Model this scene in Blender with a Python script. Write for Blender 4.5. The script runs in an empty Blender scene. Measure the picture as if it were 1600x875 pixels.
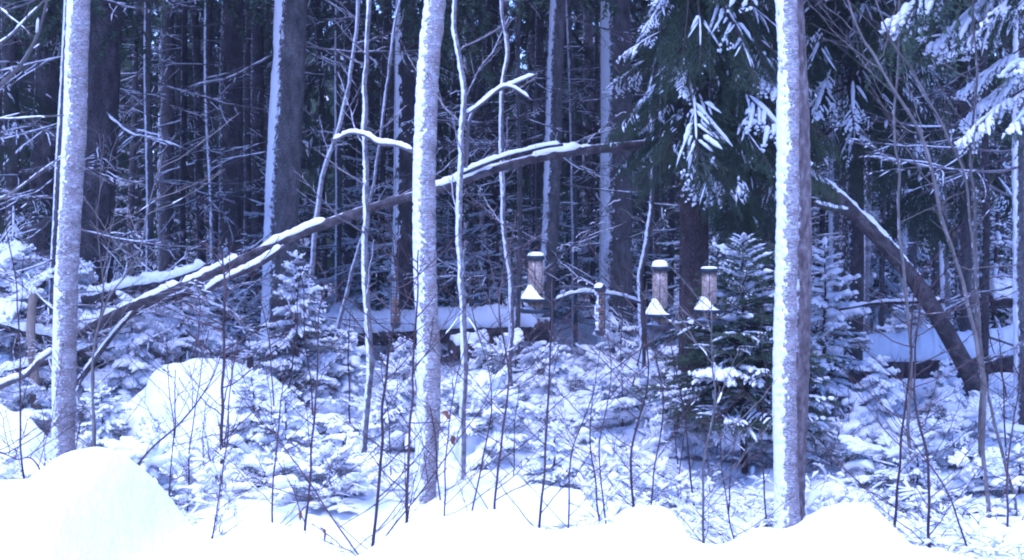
import bpy, math
import numpy as np
from mathutils import Matrix, Vector

# ------------------------------------------------------------------ camera, sky, sun, exposure
scene = bpy.context.scene
COL = scene.collection
F = 2200.0                      # focal length in photo pixels (1600 px wide)
CAMZ = 1.6
HOR = 400.0                     # photo row of the horizon
PITCH = math.atan((437.5 - HOR) / F)
cam = bpy.data.cameras.new("camera")
cam.sensor_width = 36.0
cam.lens = 36.0 * F / 1600.0
cam.clip_start = 0.05
cam.clip_end = 1000.0
cam_o = bpy.data.objects.new("camera", cam)
cam_o.location = (0, 0, CAMZ)
cam_o.rotation_euler = (math.pi / 2 - PITCH, 0, 0)
COL.objects.link(cam_o)
scene.camera = cam_o

SUN_EL, SUN_AZ = math.radians(72), math.radians(205)     # overcast afternoon, light from behind the camera, left
world = bpy.data.worlds.new("World")
scene.world = world
world.use_nodes = True
wt = world.node_tree
sky = wt.nodes.new("ShaderNodeTexSky")
sky.sky_type = 'NISHITA'
sky.sun_disc = False
sky.sun_elevation = SUN_EL
sky.sun_rotation = SUN_AZ
sky.air_density = 1.0
sky.dust_density = 0.4
sky.ozone_density = 5.0
bg = wt.nodes["Background"]
bg.inputs[1].default_value = 0.15
wt.links.new(sky.outputs[0], bg.inputs[0])
sl = bpy.data.lights.new("sun", 'SUN')
sl.energy = 1.5
sl.angle = math.radians(40)
sl.color = (0.92, 0.93, 1.0)
so = bpy.data.objects.new("sun", sl)
COL.objects.link(so)
sd = Vector((math.sin(SUN_AZ) * math.cos(SUN_EL), math.cos(SUN_AZ) * math.cos(SUN_EL), math.sin(SUN_EL)))
so.rotation_euler = sd.to_track_quat('Z', 'Y').to_euler()
so.location = (-6, -10, 12)
vs = scene.view_settings
vs.view_transform = 'Standard'
vs.look = 'None'
vs.gamma = 1.0
vs.use_curve_mapping = False
vs.exposure = 1.68
vs.use_white_balance = True        # the photo was shot with a cool, slightly magenta balance
vs.white_balance_temperature = 4950
vs.white_balance_tint = 37
scene.render.engine = 'CYCLES'
scene.cycles.max_bounces = 5
scene.cycles.diffuse_bounces = 2
scene.cycles.use_denoising = True
scene.cycles.filter_width = 2.0

# ------------------------------------------------------------------ numeric helpers
RS = np.random.default_rng(7)
UP = np.array([0., 0., 1.])
cp, sp_ = math.cos(PITCH), math.sin(PITCH)


def P(px, py, d):
    """photo pixel + distance along the view -> world point"""
    u = (px - 800.0) / F
    v = (437.5 - py) / F
    k = d / (cp + v * sp_)
    return np.array([u * k, d, CAMZ + k * (v * cp - sp_)])


def lerp(a, b, t):
    return a + (b - a) * t


def smooth(a, b, x):
    t = np.clip((x - a) / (b - a), 0, 1)
    return t * t * (3 - 2 * t)


def norm(a):
    return a / np.maximum(np.linalg.norm(a, axis=-1, keepdims=True), 1e-9)


def vnoise(p):
    """3-D value noise, 0..1, vectorised"""
    p = np.asarray(p, float)
    i = np.floor(p)
    f = p - i
    f = f * f * (3 - 2 * f)

    def h(a, b, c):
        s = np.sin(a * 127.1 + b * 311.7 + c * 74.7) * 43758.5453
        return s - np.floor(s)
    r = 0
    for dx in (0, 1):
        for dy in (0, 1):
            for dz in (0, 1):
                w = (f[..., 0] if dx else 1 - f[..., 0]) * (f[..., 1] if dy else 1 - f[..., 1]) * (f[..., 2] if dz else 1 - f[..., 2])
                r = r + w * h(i[..., 0] + dx, i[..., 1] + dy, i[..., 2] + dz)
    return r


def fbm(p, n=3):
    p = np.asarray(p, float)
    s, a, t = 0, 1.0, 0
    for _ in range(n):
        s = s + a * vnoise(p)
        t += a
        p = p * 2.03 + 17.3
        a *= 0.5
    return s / t


def spline(pts, n):
    """Catmull-Rom through pts, n samples"""
    p = np.asarray(pts, float)
    p = np.vstack([2 * p[0] - p[1], p, 2 * p[-1] - p[-2]])
    m = len(p) - 3
    t = np.linspace(0, m - 1e-6, n)
    i = t.astype(int)
    f = (t - i)[:, None]
    a, b, c, d = p[i], p[i + 1], p[i + 2], p[i + 3]
    return 0.5 * (2 * b + (c - a) * f + (2 * a - 5 * b + 4 * c - d) * f ** 2 + (3 * b - a - 3 * c + d) * f ** 3)


class Buf:
    """collects vertices and faces of ONE mesh"""
    def __init__(self):
        self.v, self.q, self.t, self.n = [], [], [], 0

    def add(self, V, Fc, mat=0):
        V = np.asarray(V, float).reshape(-1, 3)
        Fc = np.asarray(Fc, int)
        (self.q if Fc.shape[1] == 4 else self.t).append((Fc + self.n, mat))
        self.v.append(V)
        self.n += len(V)
        return self

    def stamp(self, other, M):
        """add a transformed copy of another Buf"""
        M = np.asarray(M)
        V = np.vstack(other.v) @ M[:3, :3].T + M[:3, 3]
        for f, m in other.q:
            self.q.append((f + self.n, m))
        for f, m in other.t:
            self.t.append((f + self.n, m))
        self.v.append(V)
        self.n += len(V)

    def mesh(self, name, mats, smooth_=True, origin=None):
        V = np.vstack(self.v)
        if origin is not None:
            V = V - np.asarray(origin)
        me = bpy.data.meshes.new(name)
        fl, tot, mi = [], [], []
        for f, m in self.q + self.t:
            fl.append(f.ravel())
            tot.append(np.full(len(f), f.shape[1]))
            mi.append(np.full(len(f), m))
        fl, tot, mi = np.concatenate(fl), np.concatenate(tot), np.concatenate(mi)
        me.vertices.add(len(V))
        me.vertices.foreach_set("co", V.astype(np.float32).ravel())
        me.loops.add(len(fl))
        me.loops.foreach_set("vertex_index", fl.astype(np.int32))
        me.polygons.add(len(tot))
        st = np.concatenate([[0], np.cumsum(tot)[:-1]])
        me.polygons.foreach_set("loop_start", st.astype(np.int32))
        me.polygons.foreach_set("material_index", mi.astype(np.int32))
        if smooth_:
            me.polygons.foreach_set("use_smooth", np.ones(len(tot), bool))
        for m in (mats if isinstance(mats, (list, tuple)) else [mats]):
            me.materials.append(m)
        me.update(calc_edges=True)
        return me


def ring_faces(m, n, k, wrap=True):
    """quads for m tubes of n rings with k verts"""
    a = np.arange(n - 1)[:, None]
    b = np.arange(k if wrap else k - 1)[None, :]
    b2 = (b + 1) % k
    q = np.stack([a * k + b, a * k + b2, (a + 1) * k + b2, (a + 1) * k + b], -1).reshape(-1, 4)
    return (q[None] + (np.arange(m) * n * k)[:, None, None]).reshape(-1, 4)


def multi_tube(buf, paths, rad, k=5, mat=0, squash=1.0, lift=0.0):
    """many open tubes at once: paths (m,n,3), rad (m,n) ; lift raises the centre by lift*rad"""
    paths = np.asarray(paths, float)
    rad = np.asarray(rad, float)
    m, n = paths.shape[:2]
    if m == 0:
        return
    T = norm(np.gradient(paths, axis=1))
    ref = np.where(np.abs(T[..., 2:3]) > 0.9, np.array([0., 1., 0.]), UP)
    U = norm(np.cross(T, ref))
    W = norm(np.cross(U, T))
    th = np.arange(k) / k * 2 * math.pi
    c = paths + (rad * lift)[..., None] * UP
    V = (c[:, :, None] + (np.cos(th)[None, None, :, None] * U[:, :, None] + squash * np.sin(th)[None, None, :, None] * W[:, :, None]) * rad[:, :, None, None])
    buf.add(V, ring_faces(m, n, k), mat)


def tube(buf, path, rad, k=12, mat=0, rough=0.0, freq=20.0):
    """one tube with parallel transport and a rough surface, ends closed"""
    path = np.asarray(path, float)
    n = len(path)
    rad = np.broadcast_to(np.asarray(rad, float), (n,))
    T = norm(np.gradient(path, axis=0))
    U = np.zeros((n, 3))
    u = np.cross(T[0], [0.3, 1, 0.2])
    for i in range(n):
        u = u - T[i] * np.dot(u, T[i])
        u = u / np.linalg.norm(u)
        U[i] = u
    W = np.cross(T, U)
    th = np.arange(k) / k * 2 * math.pi
    D = np.cos(th)[None, :, None] * U[:, None] + np.sin(th)[None, :, None] * W[:, None]
    V = path[:, None] + D * rad[:, None, None]
    if rough:
        V = V + D * (fbm(V * freq) - 0.5)[..., None] * rough
    V = V.reshape(-1, 3)
    buf.add(V, ring_faces(1, n, k), mat)
    for e, s in ((0, 1), (n - 1, -1)):
        base = np.vstack([V[e * k:(e + 1) * k], path[e:e + 1]])
        b = np.arange(k)
        f = np.stack([b, (b + 1) % k, np.full(k, k)], -1)
        buf.add(base, f[:, ::s], mat)


def lathe(buf, prof, k=24, mat=0, c=(0, 0, 0)):
    prof = np.asarray(prof, float)
    th = np.arange(k) / k * 2 * math.pi
    V = np.stack([prof[:, None, 0] * np.cos(th), prof[:, None, 0] * np.sin(th), np.broadcast_to(prof[:, None, 1], (len(prof), k))], -1)
    buf.add(V.reshape(-1, 3) + np.asarray(c), ring_faces(1, len(prof), k), mat)


# ------------------------------------------------------------------ object helpers
def tag(o, label=None, cat=None, group=None, kind=None):
    if label:
        o["label"] = label
    if cat:
        o["category"] = cat
    if group:
        o["group"] = group
    if kind:
        o["kind"] = kind
    return o


def obj(name, me, parent=None, M=None):
    o = bpy.data.objects.new(name, me)
    COL.objects.link(o)
    if parent:
        o.parent = parent
    if M is not None:
        o.matrix_basis = Matrix([list(r) for r in np.asarray(M)])
    return o


def thing(name, label, cat, loc, group=None):
    o = bpy.data.objects.new(name, None)
    o.empty_display_size = 0.1
    o.location = tuple(loc)
    COL.objects.link(o)
    return tag(o, label, cat, group)


def frame(direction, loc=(0, 0, 0), scale=1.0, roll=0.0):
    """4x4 with +X along direction and +Z as far up as possible"""
    x = norm(np.asarray(direction, float))
    y = np.cross(UP, x)
    y = norm(y) if np.linalg.norm(y) > 1e-4 else np.array([0., 1., 0.])
    z = np.cross(x, y)
    c, s = math.cos(roll), math.sin(roll)
    y, z = y * c + z * s, z * c - y * s
    M = np.eye(4)
    M[:3, 0], M[:3, 1], M[:3, 2], M[:3, 3] = x * scale, y * scale, z * scale, loc
    return M


# ------------------------------------------------------------------ materials
def new_mat(name):
    m = bpy.data.materials.new(name)
    m.use_nodes = True
    nt = m.node_tree
    return m, nt, nt.nodes["Principled BSDF"]


def nd(nt, typ, **kw):
    n = nt.nodes.new(typ)
    for k, v in kw.items():
        if isinstance(k, str) and k.startswith("i_"):
            n.inputs[k[2:]].default_value = v
        else:
            setattr(n, k, v)
    return n


def noise(nt, scale, detail=4, vec=None, rough=0.6):
    n = nd(nt, "ShaderNodeTexNoise")
    n.inputs["Scale"].default_value = scale
    n.inputs["Detail"].default_value = detail
    n.inputs["Roughness"].default_value = rough
    if vec is not None:
        nt.links.new(vec, n.inputs["Vector"])
    return n.outputs["Fac"]


def ramp(nt, fac, stops):
    r = nd(nt, "ShaderNodeValToRGB")
    e = r.color_ramp.elements
    while len(e) < len(stops):
        e.new(0.5)
    for el, (p, c) in zip(e, stops):
        el.position = p
        el.color = (*c, 1) if len(c) == 3 else c
    nt.links.new(fac, r.inputs[0])
    return r.outputs[0]


def mix(nt, fac, a, b):
    n = nd(nt, "ShaderNodeMix", data_type='RGBA')
    for s, v in ((0, fac), (6, a), (7, b)):
        if hasattr(v, "links"):
            nt.links.new(v, n.inputs[s])
        else:
            n.inputs[s].default_value = v if s == 0 else (*v, 1)
    return n.outputs[2]


def math_n(nt, op, a, b=None, clamp=False):
    n = nd(nt, "ShaderNodeMath", operation=op, use_clamp=clamp)
    for s, v in ((0, a), (1, b)):
        if v is None:
            continue
        if hasattr(v, "links"):
            nt.links.new(v, n.inputs[s])
        else:
            n.inputs[s].default_value = v
    return n.outputs[0]


def bump(nt, bsdf, h, dist, strength=1.0):
    b = nd(nt, "ShaderNodeBump")
    b.inputs["Distance"].default_value = dist
    b.inputs["Strength"].default_value = strength
    nt.links.new(h, b.inputs["Height"])
    nt.links.new(b.outputs[0], bsdf.inputs["Normal"])


def coords(nt, which="Object", scale=None):
    c = nd(nt, "ShaderNodeTexCoord").outputs[which]
    if scale:
        mp = nd(nt, "ShaderNodeMapping")
        mp.inputs["Scale"].default_value = scale
        nt.links.new(c, mp.inputs["Vector"])
        c = mp.outputs[0]
    return c


def facing(nt, direction):
    """dot(world normal, direction)"""
    g = nd(nt, "ShaderNodeNewGeometry")
    d = nd(nt, "ShaderNodeVectorMath", operation='DOT_PRODUCT')
    nt.links.new(g.outputs["True Normal" if False else "Normal"], d.inputs[0])
    d.inputs[1].default_value = direction
    return d.outputs["Value"]


SNOWC = (0.86, 0.88, 0.91)
M = {}


def make_materials():
    m, nt, b = new_mat("snow")
    b.inputs["Base Color"].default_value = (*SNOWC, 1)
    b.inputs["Roughness"].default_value = 0.75
    b.inputs["Specular IOR Level"].default_value = 0.25
    c = coords(nt, "Object")
    h = math_n(nt, 'ADD', noise(nt, 14, 5, c), math_n(nt, 'MULTIPLY', noise(nt, 90, 3, c), 0.25))
    bump(nt, b, h, 0.02, 0.5)
    M["snow"] = m

    def bark(name, cols, sc, wind=None, windthr=0.45, up=None, bd=0.012, vor=True):
        m, nt, b = new_mat(name)
        c = coords(nt, "Object", sc)
        n1 = noise(nt, 6, 6, c, 0.65)
        col = ramp(nt, n1, [(0.3, cols[0]), (0.5, cols[1]), (0.72, cols[2])])
        h = n1
        if vor:
            v = nd(nt, "ShaderNodeTexVoronoi", feature='DISTANCE_TO_EDGE')
            v.inputs["Scale"].default_value = 34
            nt.links.new(c, v.inputs["Vector"])
            e = ramp(nt, v.outputs["Distance"], [(0.0, (0, 0, 0)), (0.12, (1, 1, 1))])
            col = mix(nt, math_n(nt, 'MULTIPLY', math_n(nt, 'SUBTRACT', 1.0, e), 0.6), col, tuple(x * 0.35 for x in cols[0]))
            h = math_n(nt, 'ADD', n1, math_n(nt, 'MULTIPLY', e, 0.5))
        rnd = nd(nt, "ShaderNodeObjectInfo").outputs["Random"]
        hv = nd(nt, "ShaderNodeHueSaturation")
        nt.links.new(math_n(nt, 'ADD', math_n(nt, 'MULTIPLY', rnd, 0.6), 0.7), hv.inputs["Value"])
        nt.links.new(col, hv.inputs["Color"])
        col = hv.outputs[0]
        if wind is not None or up is not None:
            f = facing(nt, wind if wind is not None else (0, 0, 1))
            oc = coords(nt, "Object")
            s = noise(nt, 22 if wind is not None else 9, 5, oc, 0.7)
            f2 = math_n(nt, 'ADD', f, math_n(nt, 'MULTIPLY', math_n(nt, 'SUBTRACT', s, 0.5), 1.6))
            thr = windthr if wind is not None else up
            fac = math_n(nt, 'MULTIPLY', math_n(nt, 'SUBTRACT', f2, thr), 5.0, clamp=True)
            col = mix(nt, fac, col, SNOWC)
            h = math_n(nt, 'ADD', h, math_n(nt, 'MULTIPLY', fac, 0.6))
        nt.links.new(col, b.inputs["Base Color"])
        b.inputs["Roughness"].default_value = 0.9
        b.inputs["Specular IOR Level"].default_value = 0.15
        bump(nt, b, h, bd, 1.0)
        M[name] = m

    WIND = (-0.93, -0.36, 0.08)
    bark("spruce_bark", [(0.05, 0.044, 0.042), (0.105, 0.092, 0.088), (0.19, 0.168, 0.16)], (1.6, 1.6, 0.7), wind=WIND, windthr=0.95)
    bark("spruce_bark_snowy", [(0.07, 0.066, 0.062), (0.15, 0.138, 0.13), (0.24, 0.22, 0.21)], (1.6, 1.6, 0.7), wind=WIND, windthr=0.68)
    bark("brown_bark", [(0.04, 0.030, 0.028), (0.08, 0.058, 0.053), (0.13, 0.10, 0.092)], (1.6, 1.6, 0.8), wind=WIND, windthr=1.15)
    bark("thin_birch_bark", [(0.08, 0.07, 0.07), (0.20, 0.18, 0.18), (0.36, 0.33, 0.33)], (1, 1, 3), wind=WIND, windthr=0.7, bd=0.004, vor=False)
    bark("log_bark", [(0.035, 0.029, 0.028), (0.085, 0.070, 0.066), (0.17, 0.148, 0.14)], (2, 2, 2), up=0.70, bd=0.01)
    bark("twig_bark", [(0.04, 0.026, 0.026), (0.075, 0.05, 0.048), (0.13, 0.095, 0.09)], (1, 1, 1), up=0.98, bd=0.001, vor=False)
    bark("alder_bark", [(0.07, 0.062, 0.056), (0.13, 0.115, 0.10), (0.21, 0.19, 0.17)], (1, 1, 1), wind=WIND, windthr=1.05, bd=0.002, vor=False)
    bark("dead_wood", [(0.07, 0.06, 0.06), (0.13, 0.115, 0.115), (0.22, 0.20, 0.20)], (1, 1, 1), up=0.8, bd=0.002, vor=False)
    bark("stem_bark", [(0.06, 0.046, 0.042), (0.15, 0.118, 0.108), (0.30, 0.265, 0.25)], (6, 6, 2.5), wind=WIND, windthr=0.85, bd=0.012, vor=False)
    bark("pale_wood", [(0.20, 0.15, 0.11), (0.34, 0.27, 0.20), (0.46, 0.38, 0.30)], (3, 3, 0.6), up=0.9, bd=0.004, vor=False)

    # birch: pink-buff papery bark, pale curls, grey lichen, dark lenticels
    m, nt, b = new_mat("birch_bark")
    c = coords(nt, "Object", (1, 1, 2.6))
    c2 = coords(nt, "Object", (1, 1, 9))
    oc = coords(nt, "Object")
    base = ramp(nt, noise(nt, 5, 4, c), [(0.32, (0.24, 0.175, 0.155)), (0.5, (0.38, 0.315, 0.29)), (0.66, (0.52, 0.47, 0.45))])
    pale = ramp(nt, noise(nt, 11, 7, c, 0.72), [(0.50, (0, 0, 0)), (0.60, (1, 1, 1))])
    col = mix(nt, pale, base, (0.62, 0.59, 0.57))
    lich = ramp(nt, noise(nt, 38, 6, c, 0.78), [(0.49, (0, 0, 0)), (0.58, (1, 1, 1))])
    col = mix(nt, math_n(nt, 'MULTIPLY', lich, 0.8), col, (0.16, 0.155, 0.135))
    len_ = ramp(nt, noise(nt, 13, 5, c2, 0.6), [(0.66, (0, 0, 0)), (0.72, (1, 1, 1))])
    col = mix(nt, len_, col, (0.10, 0.07, 0.06))
    fr = noise(nt, 48, 5, c, 0.75)
    f2 = math_n(nt, 'ADD', math_n(nt, 'MULTIPLY', facing(nt, WIND), 0.34), math_n(nt, 'MULTIPLY', math_n(nt, 'SUBTRACT', fr, 0.5), 4.6))
    fro = math_n(nt, 'MULTIPLY', math_n(nt, 'SUBTRACT', f2, 0.14), 4.0, clamp=True)
    col = mix(nt, fro, col, SNOWC)
    nt.links.new(col, b.inputs["Base Color"])
    b.inputs["Roughness"].default_value = 0.8
    b.inputs["Specular IOR Level"].default_value = 0.2
    hh = math_n(nt, 'ADD', math_n(nt, 'MULTIPLY', pale, 0.5), math_n(nt, 'ADD', noise(nt, 30, 6, c, 0.7), math_n(nt, 'MULTIPLY', fro, 0.5)))
    bump(nt, b, hh, 0.012, 1.0)
    M["birch_bark"] = m

    m, nt, b = new_mat("needles")
    rnd = nd(nt, "ShaderNodeObjectInfo").outputs["Random"]
    n1 = noise(nt, 9, 3, coords(nt, "Object"))
    col = ramp(nt, math_n(nt, 'ADD', math_n(nt, 'MULTIPLY', n1, 0.7), math_n(nt, 'MULTIPLY', rnd, 0.3)),
               [(0.25, (0.030, 0.052, 0.030)), (0.5, (0.052, 0.090, 0.046)), (0.75, (0.080, 0.120, 0.055))])
    nt.links.new(col, b.inputs["Base Color"])
    b.inputs["Roughness"].default_value = 0.65
    b.inputs["Specular IOR Level"].default_value = 0.3
    M["needles"] = m

    def plain(name, col, rough=0.5, spec=0.5, var=0.25, sc=30, metal=0.0):
        m, nt, b = new_mat(name)
        n1 = noise(nt, sc, 5, coords(nt, "Object"))
        nt.links.new(ramp(nt, n1, [(0.3, tuple(x * (1 - var) for x in col)), (0.7, tuple(min(1, x * (1 + var)) for x in col))]), b.inputs["Base Color"])
        b.inputs["Roughness"].default_value = rough
        b.inputs["Specular IOR Level"].default_value = spec
        b.inputs["Metallic"].default_value = metal
        M[name] = m
        return m, nt, b
    plain("dark_plastic", (0.018, 0.024, 0.030), 0.5, 0.3)
    plain("black_plastic", (0.018, 0.015, 0.018), 0.4)
    plain("wire", (0.12, 0.12, 0.12), 0.4, metal=0.7)
    plain("leaf", (0.20, 0.085, 0.04), 0.8, 0.2, 0.4, 40)
    plain("stone", (0.22, 0.21, 0.20), 0.9, 0.2)
    plain("fat_ball", (0.24, 0.15, 0.10), 0.8, 0.2, 0.5, 70)
    # sunflower seed packed behind clear plastic
    m, nt, b = new_mat("seed_in_tube")
    c = coords(nt, "Object")
    v = nd(nt, "ShaderNodeTexVoronoi")
    v.inputs["Scale"].default_value = 110
    nt.links.new(c, v.inputs["Vector"])
    sep = nd(nt, "ShaderNodeSeparateColor")
    nt.links.new(v.outputs["Color"], sep.inputs[0])
    col = ramp(nt, sep.outputs[0], [(0.0, (0.14, 0.090, 0.055)), (0.5, (0.25, 0.185, 0.135)), (1.0, (0.36, 0.275, 0.205))])
    nt.links.new(col, b.inputs["Base Color"])
    b.inputs["Roughness"].default_value = 0.6
    b.inputs["Coat Weight"].default_value = 0.5
    b.inputs["Coat Roughness"].default_value = 0.15
    M["seed"] = m


make_materials()
SN, NE, TW = M["snow"], M["needles"], M["twig_bark"]


# ------------------------------------------------------------------ the ground
def gz(x, y):
    x, y = np.asarray(x, float), np.asarray(y, float)
    base = np.interp(y, [-50, 12, 16, 20, 30, 50, 100, 300], [0, 0, 0.12, 0.25, 0.5, 0.95, 1.6, 2.0])
    q = np.stack([x, y, np.zeros_like(x)], -1)
    h = (fbm(q * 0.45 + 3.1, 2) - 0.5) * 0.30 + (fbm(q * 1.7 + 9.0, 2) - 0.5) * 0.16
    h = h + np.maximum(vnoise(q * 3.1 + 5) - 0.55, 0) * 0.22 + np.maximum(vnoise(q * 6.5 + 1) - 0.6, 0) * 0.10
    return base + h * smooth(5.5, 8.5, y)


def make_ground():
    def axis(dense0, dense1, step, lo, hi, grow=1.18):
        a = list(np.arange(dense0, dense1 + 1e-6, step))
        s = step
        while a[-1] < hi:
            s *= grow
            a.append(a[-1] + s)
        s = step
        while a[0] > lo:
            s *= grow
            a.insert(0, a[0] - s)
        return np.array(a)
    xs = axis(-6, 6, 0.065, -220, 220)
    ys = axis(5.5, 19, 0.065, -30, 320)
    X, Y = np.meshgrid(xs, ys)
    V = np.stack([X, Y, gz(X, Y)], -1)
    b = Buf().add(V, ring_faces(1, len(ys), len(xs), wrap=False))
    tag(obj("snow_ground", b.mesh("snow_ground", SN)), "uneven snow covering the forest floor", None, kind="structure")


make_ground()

BANK = [(-900, 800), (-400, 760), (-120, 770), (0, 750), (58, 748), (76, 725), (102, 706), (150, 697), (182, 705), (215, 729), (245, 758), (265, 785), (290, 815), (320, 845),
        (345, 840), (375, 818), (410, 815), (450, 822), (500, 845), (530, 868), (548, 874), (572, 862), (600, 840), (625, 822), (650, 811),
        (690, 808), (730, 800), (762, 795), (795, 800), (825, 820), (855, 830), (900, 825), (962, 818), (975, 808), (986, 792), (1030, 789),
        (1056, 800), (1066, 822), (1076, 840), (1095, 850), (1130, 852), (1160, 838), (1190, 823), (1225, 828), (1250, 820), (1275, 800),
        (1310, 787), (1345, 785), (1370, 792), (1381, 815), (1400, 830), (1420, 850), (1460, 858), (1500, 866), (1560, 884), (1640, 900), (1800, 880), (2100, 930), (2600, 900)]


def make_bank():
    bp = np.array(BANK, float)
    u = np.linspace(-900, 2600, 640)
    v = np.interp(u, bp[:, 0], bp[:, 1])
    ker = np.array([1, 2, 3, 2, 1.]) / 9
    v[2:-2] = np.convolve(v, ker, "valid")
    yc = 4.0 + (vnoise(np.stack([u / 150, u * 0, u * 0], -1)) - 0.5) * 0.5
    crest = np.array([P(a, b_, d) for a, b_, d in zip(u, v, yc)])
    wide = np.convolve(np.pad(crest[:, 2], 30, mode="edge"), np.ones(61) / 61, "valid")
    rows = []
    for s in np.concatenate([np.linspace(-2.4, -0.1, 24), np.linspace(-0.06, 0.9, 26)]):
        y = yc + s
        x = crest[:, 0] * (1 + 0 * s)
        if s < 0:
            t = -s / 2.4
            z = lerp(crest[:, 2], wide, smooth(0, 0.6, t)) - 0.25 * s * s * 0.35 - 0.05 * (-s)
            z = z + (fbm(np.stack([x * 2.2, y * 2.2, x * 0], -1)) - 0.5) * 0.14 * smooth(0.0, 0.4, -s)
        else:
            z = crest[:, 2] - 1.35 * (s / 0.9) ** 1.7 - 0.02 * s
        z = np.maximum(z, -0.15)
        rows.append(np.stack([x, y, z], -1))
    V = np.array(rows)
    b = Buf().add(V, ring_faces(1, len(rows), len(u), wrap=False))
    tag(obj("snow_bank", b.mesh("snow_bank", SN)), "bright lumpy bank of piled snow across the foreground", None, kind="structure")


make_bank()


# ------------------------------------------------------------------ spruce boughs (shared meshes, +X outwards, Z up)
def grow(paths, spacing, lenf, angle, rng, droop, fwd_curve, start=0.12, npt=4, side_only=True):
    """side shoots on a set of parent paths (m,n,3) -> (M,npt,3)"""
    out = []
    for p in paths:
        seg = np.linalg.norm(np.diff(p, axis=0), axis=1)
        L = seg.sum()
        cum = np.concatenate([[0], np.cumsum(seg)])
        pos = np.arange(start * L + rng.uniform(0, spacing), 0.97 * L, spacing)
        if len(pos) == 0:
            continue
        pos = np.concatenate([pos, pos + spacing * 0.4])
        pos = np.minimum(pos, 0.98 * L)
        sd_ = np.concatenate([np.ones(len(pos) // 2), -np.ones(len(pos) // 2)])
        c = np.stack([np.interp(pos, cum, p[:, i]) for i in range(3)], -1)
        T = norm(np.stack([np.interp(pos, cum, np.gradient(p[:, i])) for i in range(3)], -1))
        S = np.cross(UP, T)
        S = np.where(np.linalg.norm(S, axis=-1, keepdims=True) < 0.2, np.array([0., 1., 0.]), S)
        S = norm(S) * sd_[:, None]
        a = np.radians(angle) * rng.uniform(0.75, 1.2, len(pos))[:, None]
        d = norm(T * np.cos(a) + S * np.sin(a) + UP * rng.normal(-droop, 0.12, len(pos))[:, None])
        ln = lenf(pos / L, L) * rng.uniform(0.45, 1.2, len(pos))
        t = np.linspace(0, 1, npt)
        path = c[:, None] + d[:, None] * (ln[:, None] * t)[..., None]
        path = path + T[:, None] * (ln[:, None] * t ** 2 * fwd_curve)[..., None]
        path[..., 2] -= (ln[:, None] * t ** 2) * (droop * 0.5)
        out.append(path)
    return np.concatenate(out) if out else np.zeros((0, npt, 3))


def needles(buf, paths, step, nl, nw, per, rng, mat):
    if len(paths) == 0:
        return
    n = paths.shape[1]
    L = np.linalg.norm(np.diff(paths, axis=1), axis=2).sum(1)
    cnt = np.maximum((L / step).astype(int), 2) * per
    idx = np.repeat(np.arange(len(paths)), cnt)
    t = rng.uniform(0.02, 1.0, len(idx)) * (n - 1)
    i = np.minimum(t.astype(int), n - 2)
    f = (t - i)[:, None]
    a, b = paths[idx, i], paths[idx, i + 1]
    p = a * (1 - f) + b * f
    T = norm(b - a)
    R = norm(rng.normal(0, 1, p.shape) + UP * 0.25)
    d = norm(T * 0.75 + R * 0.85)
    w = norm(np.cross(d, rng.normal(0, 1, p.shape))) * nw
    ln = nl * rng.uniform(0.7, 1.2, len(idx))[:, None]
    V = np.stack([p - w, p + w, p + d * ln + w * 0.3], 1).reshape(-1, 3)
    buf.add(V, np.arange(len(V)).reshape(-1, 3), mat)


def snow_fingers(buf, paths, w, rng, mat, keep=1.0, k=6, span=(.6, 1.0)):
    if len(paths) == 0:
        return
    cl = np.clip(vnoise(paths[:, 0] * 4.5 + rng.uniform(0, 50)) * 1.5 - .25, 0, 1)      # snow lies in patches
    ok = (cl * .75 + rng.random(len(paths)) * .25 > 1 - keep) if keep < 1 else np.ones(len(paths), bool)
    s = paths[ok]
    if len(s) == 0:
        return
    w = w * (.7 + .6 * cl[ok])[:, None]
    n = s.shape[1]
    if n >= 4 and keep < 1:                                  # cover only a stretch of each twig
        u0 = rng.uniform(0, .3, len(s)) if span[0] > .5 else rng.uniform(0, .6, len(s))
        u1 = rng.uniform(*span, len(s)) if span[0] > .5 else u0 + rng.uniform(*span, len(s))
        t = (u0[:, None] + (u1 - u0)[:, None] * np.linspace(0, 1, n)) * (n - 1)
        i = np.minimum(t.astype(int), n - 2)
        f = (t - i)[..., None]
        r_ = np.arange(len(s))[:, None]
        s = s[r_, i] * (1 - f) + s[r_, i + 1] * f
    prof = np.interp(np.linspace(0, 1, n), [0, 0.16, 0.8, 1], [0.12, 1.0, 0.9, 0.1])
    r = w * rng.uniform(0.6, 1.35, (len(s), 1)) * prof * rng.uniform(0.75, 1.25, (len(s), n))
    multi_tube(buf, s, r, k, mat, squash=0.72, lift=0.55)


def densify(paths, n):
    m0 = paths.shape[1]
    t = np.linspace(0, m0 - 1, n)
    i = np.minimum(t.astype(int), m0 - 2)
    f = (t - i)[None, :, None]
    return paths[:, i] * (1 - f) + paths[:, i + 1] * f


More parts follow.
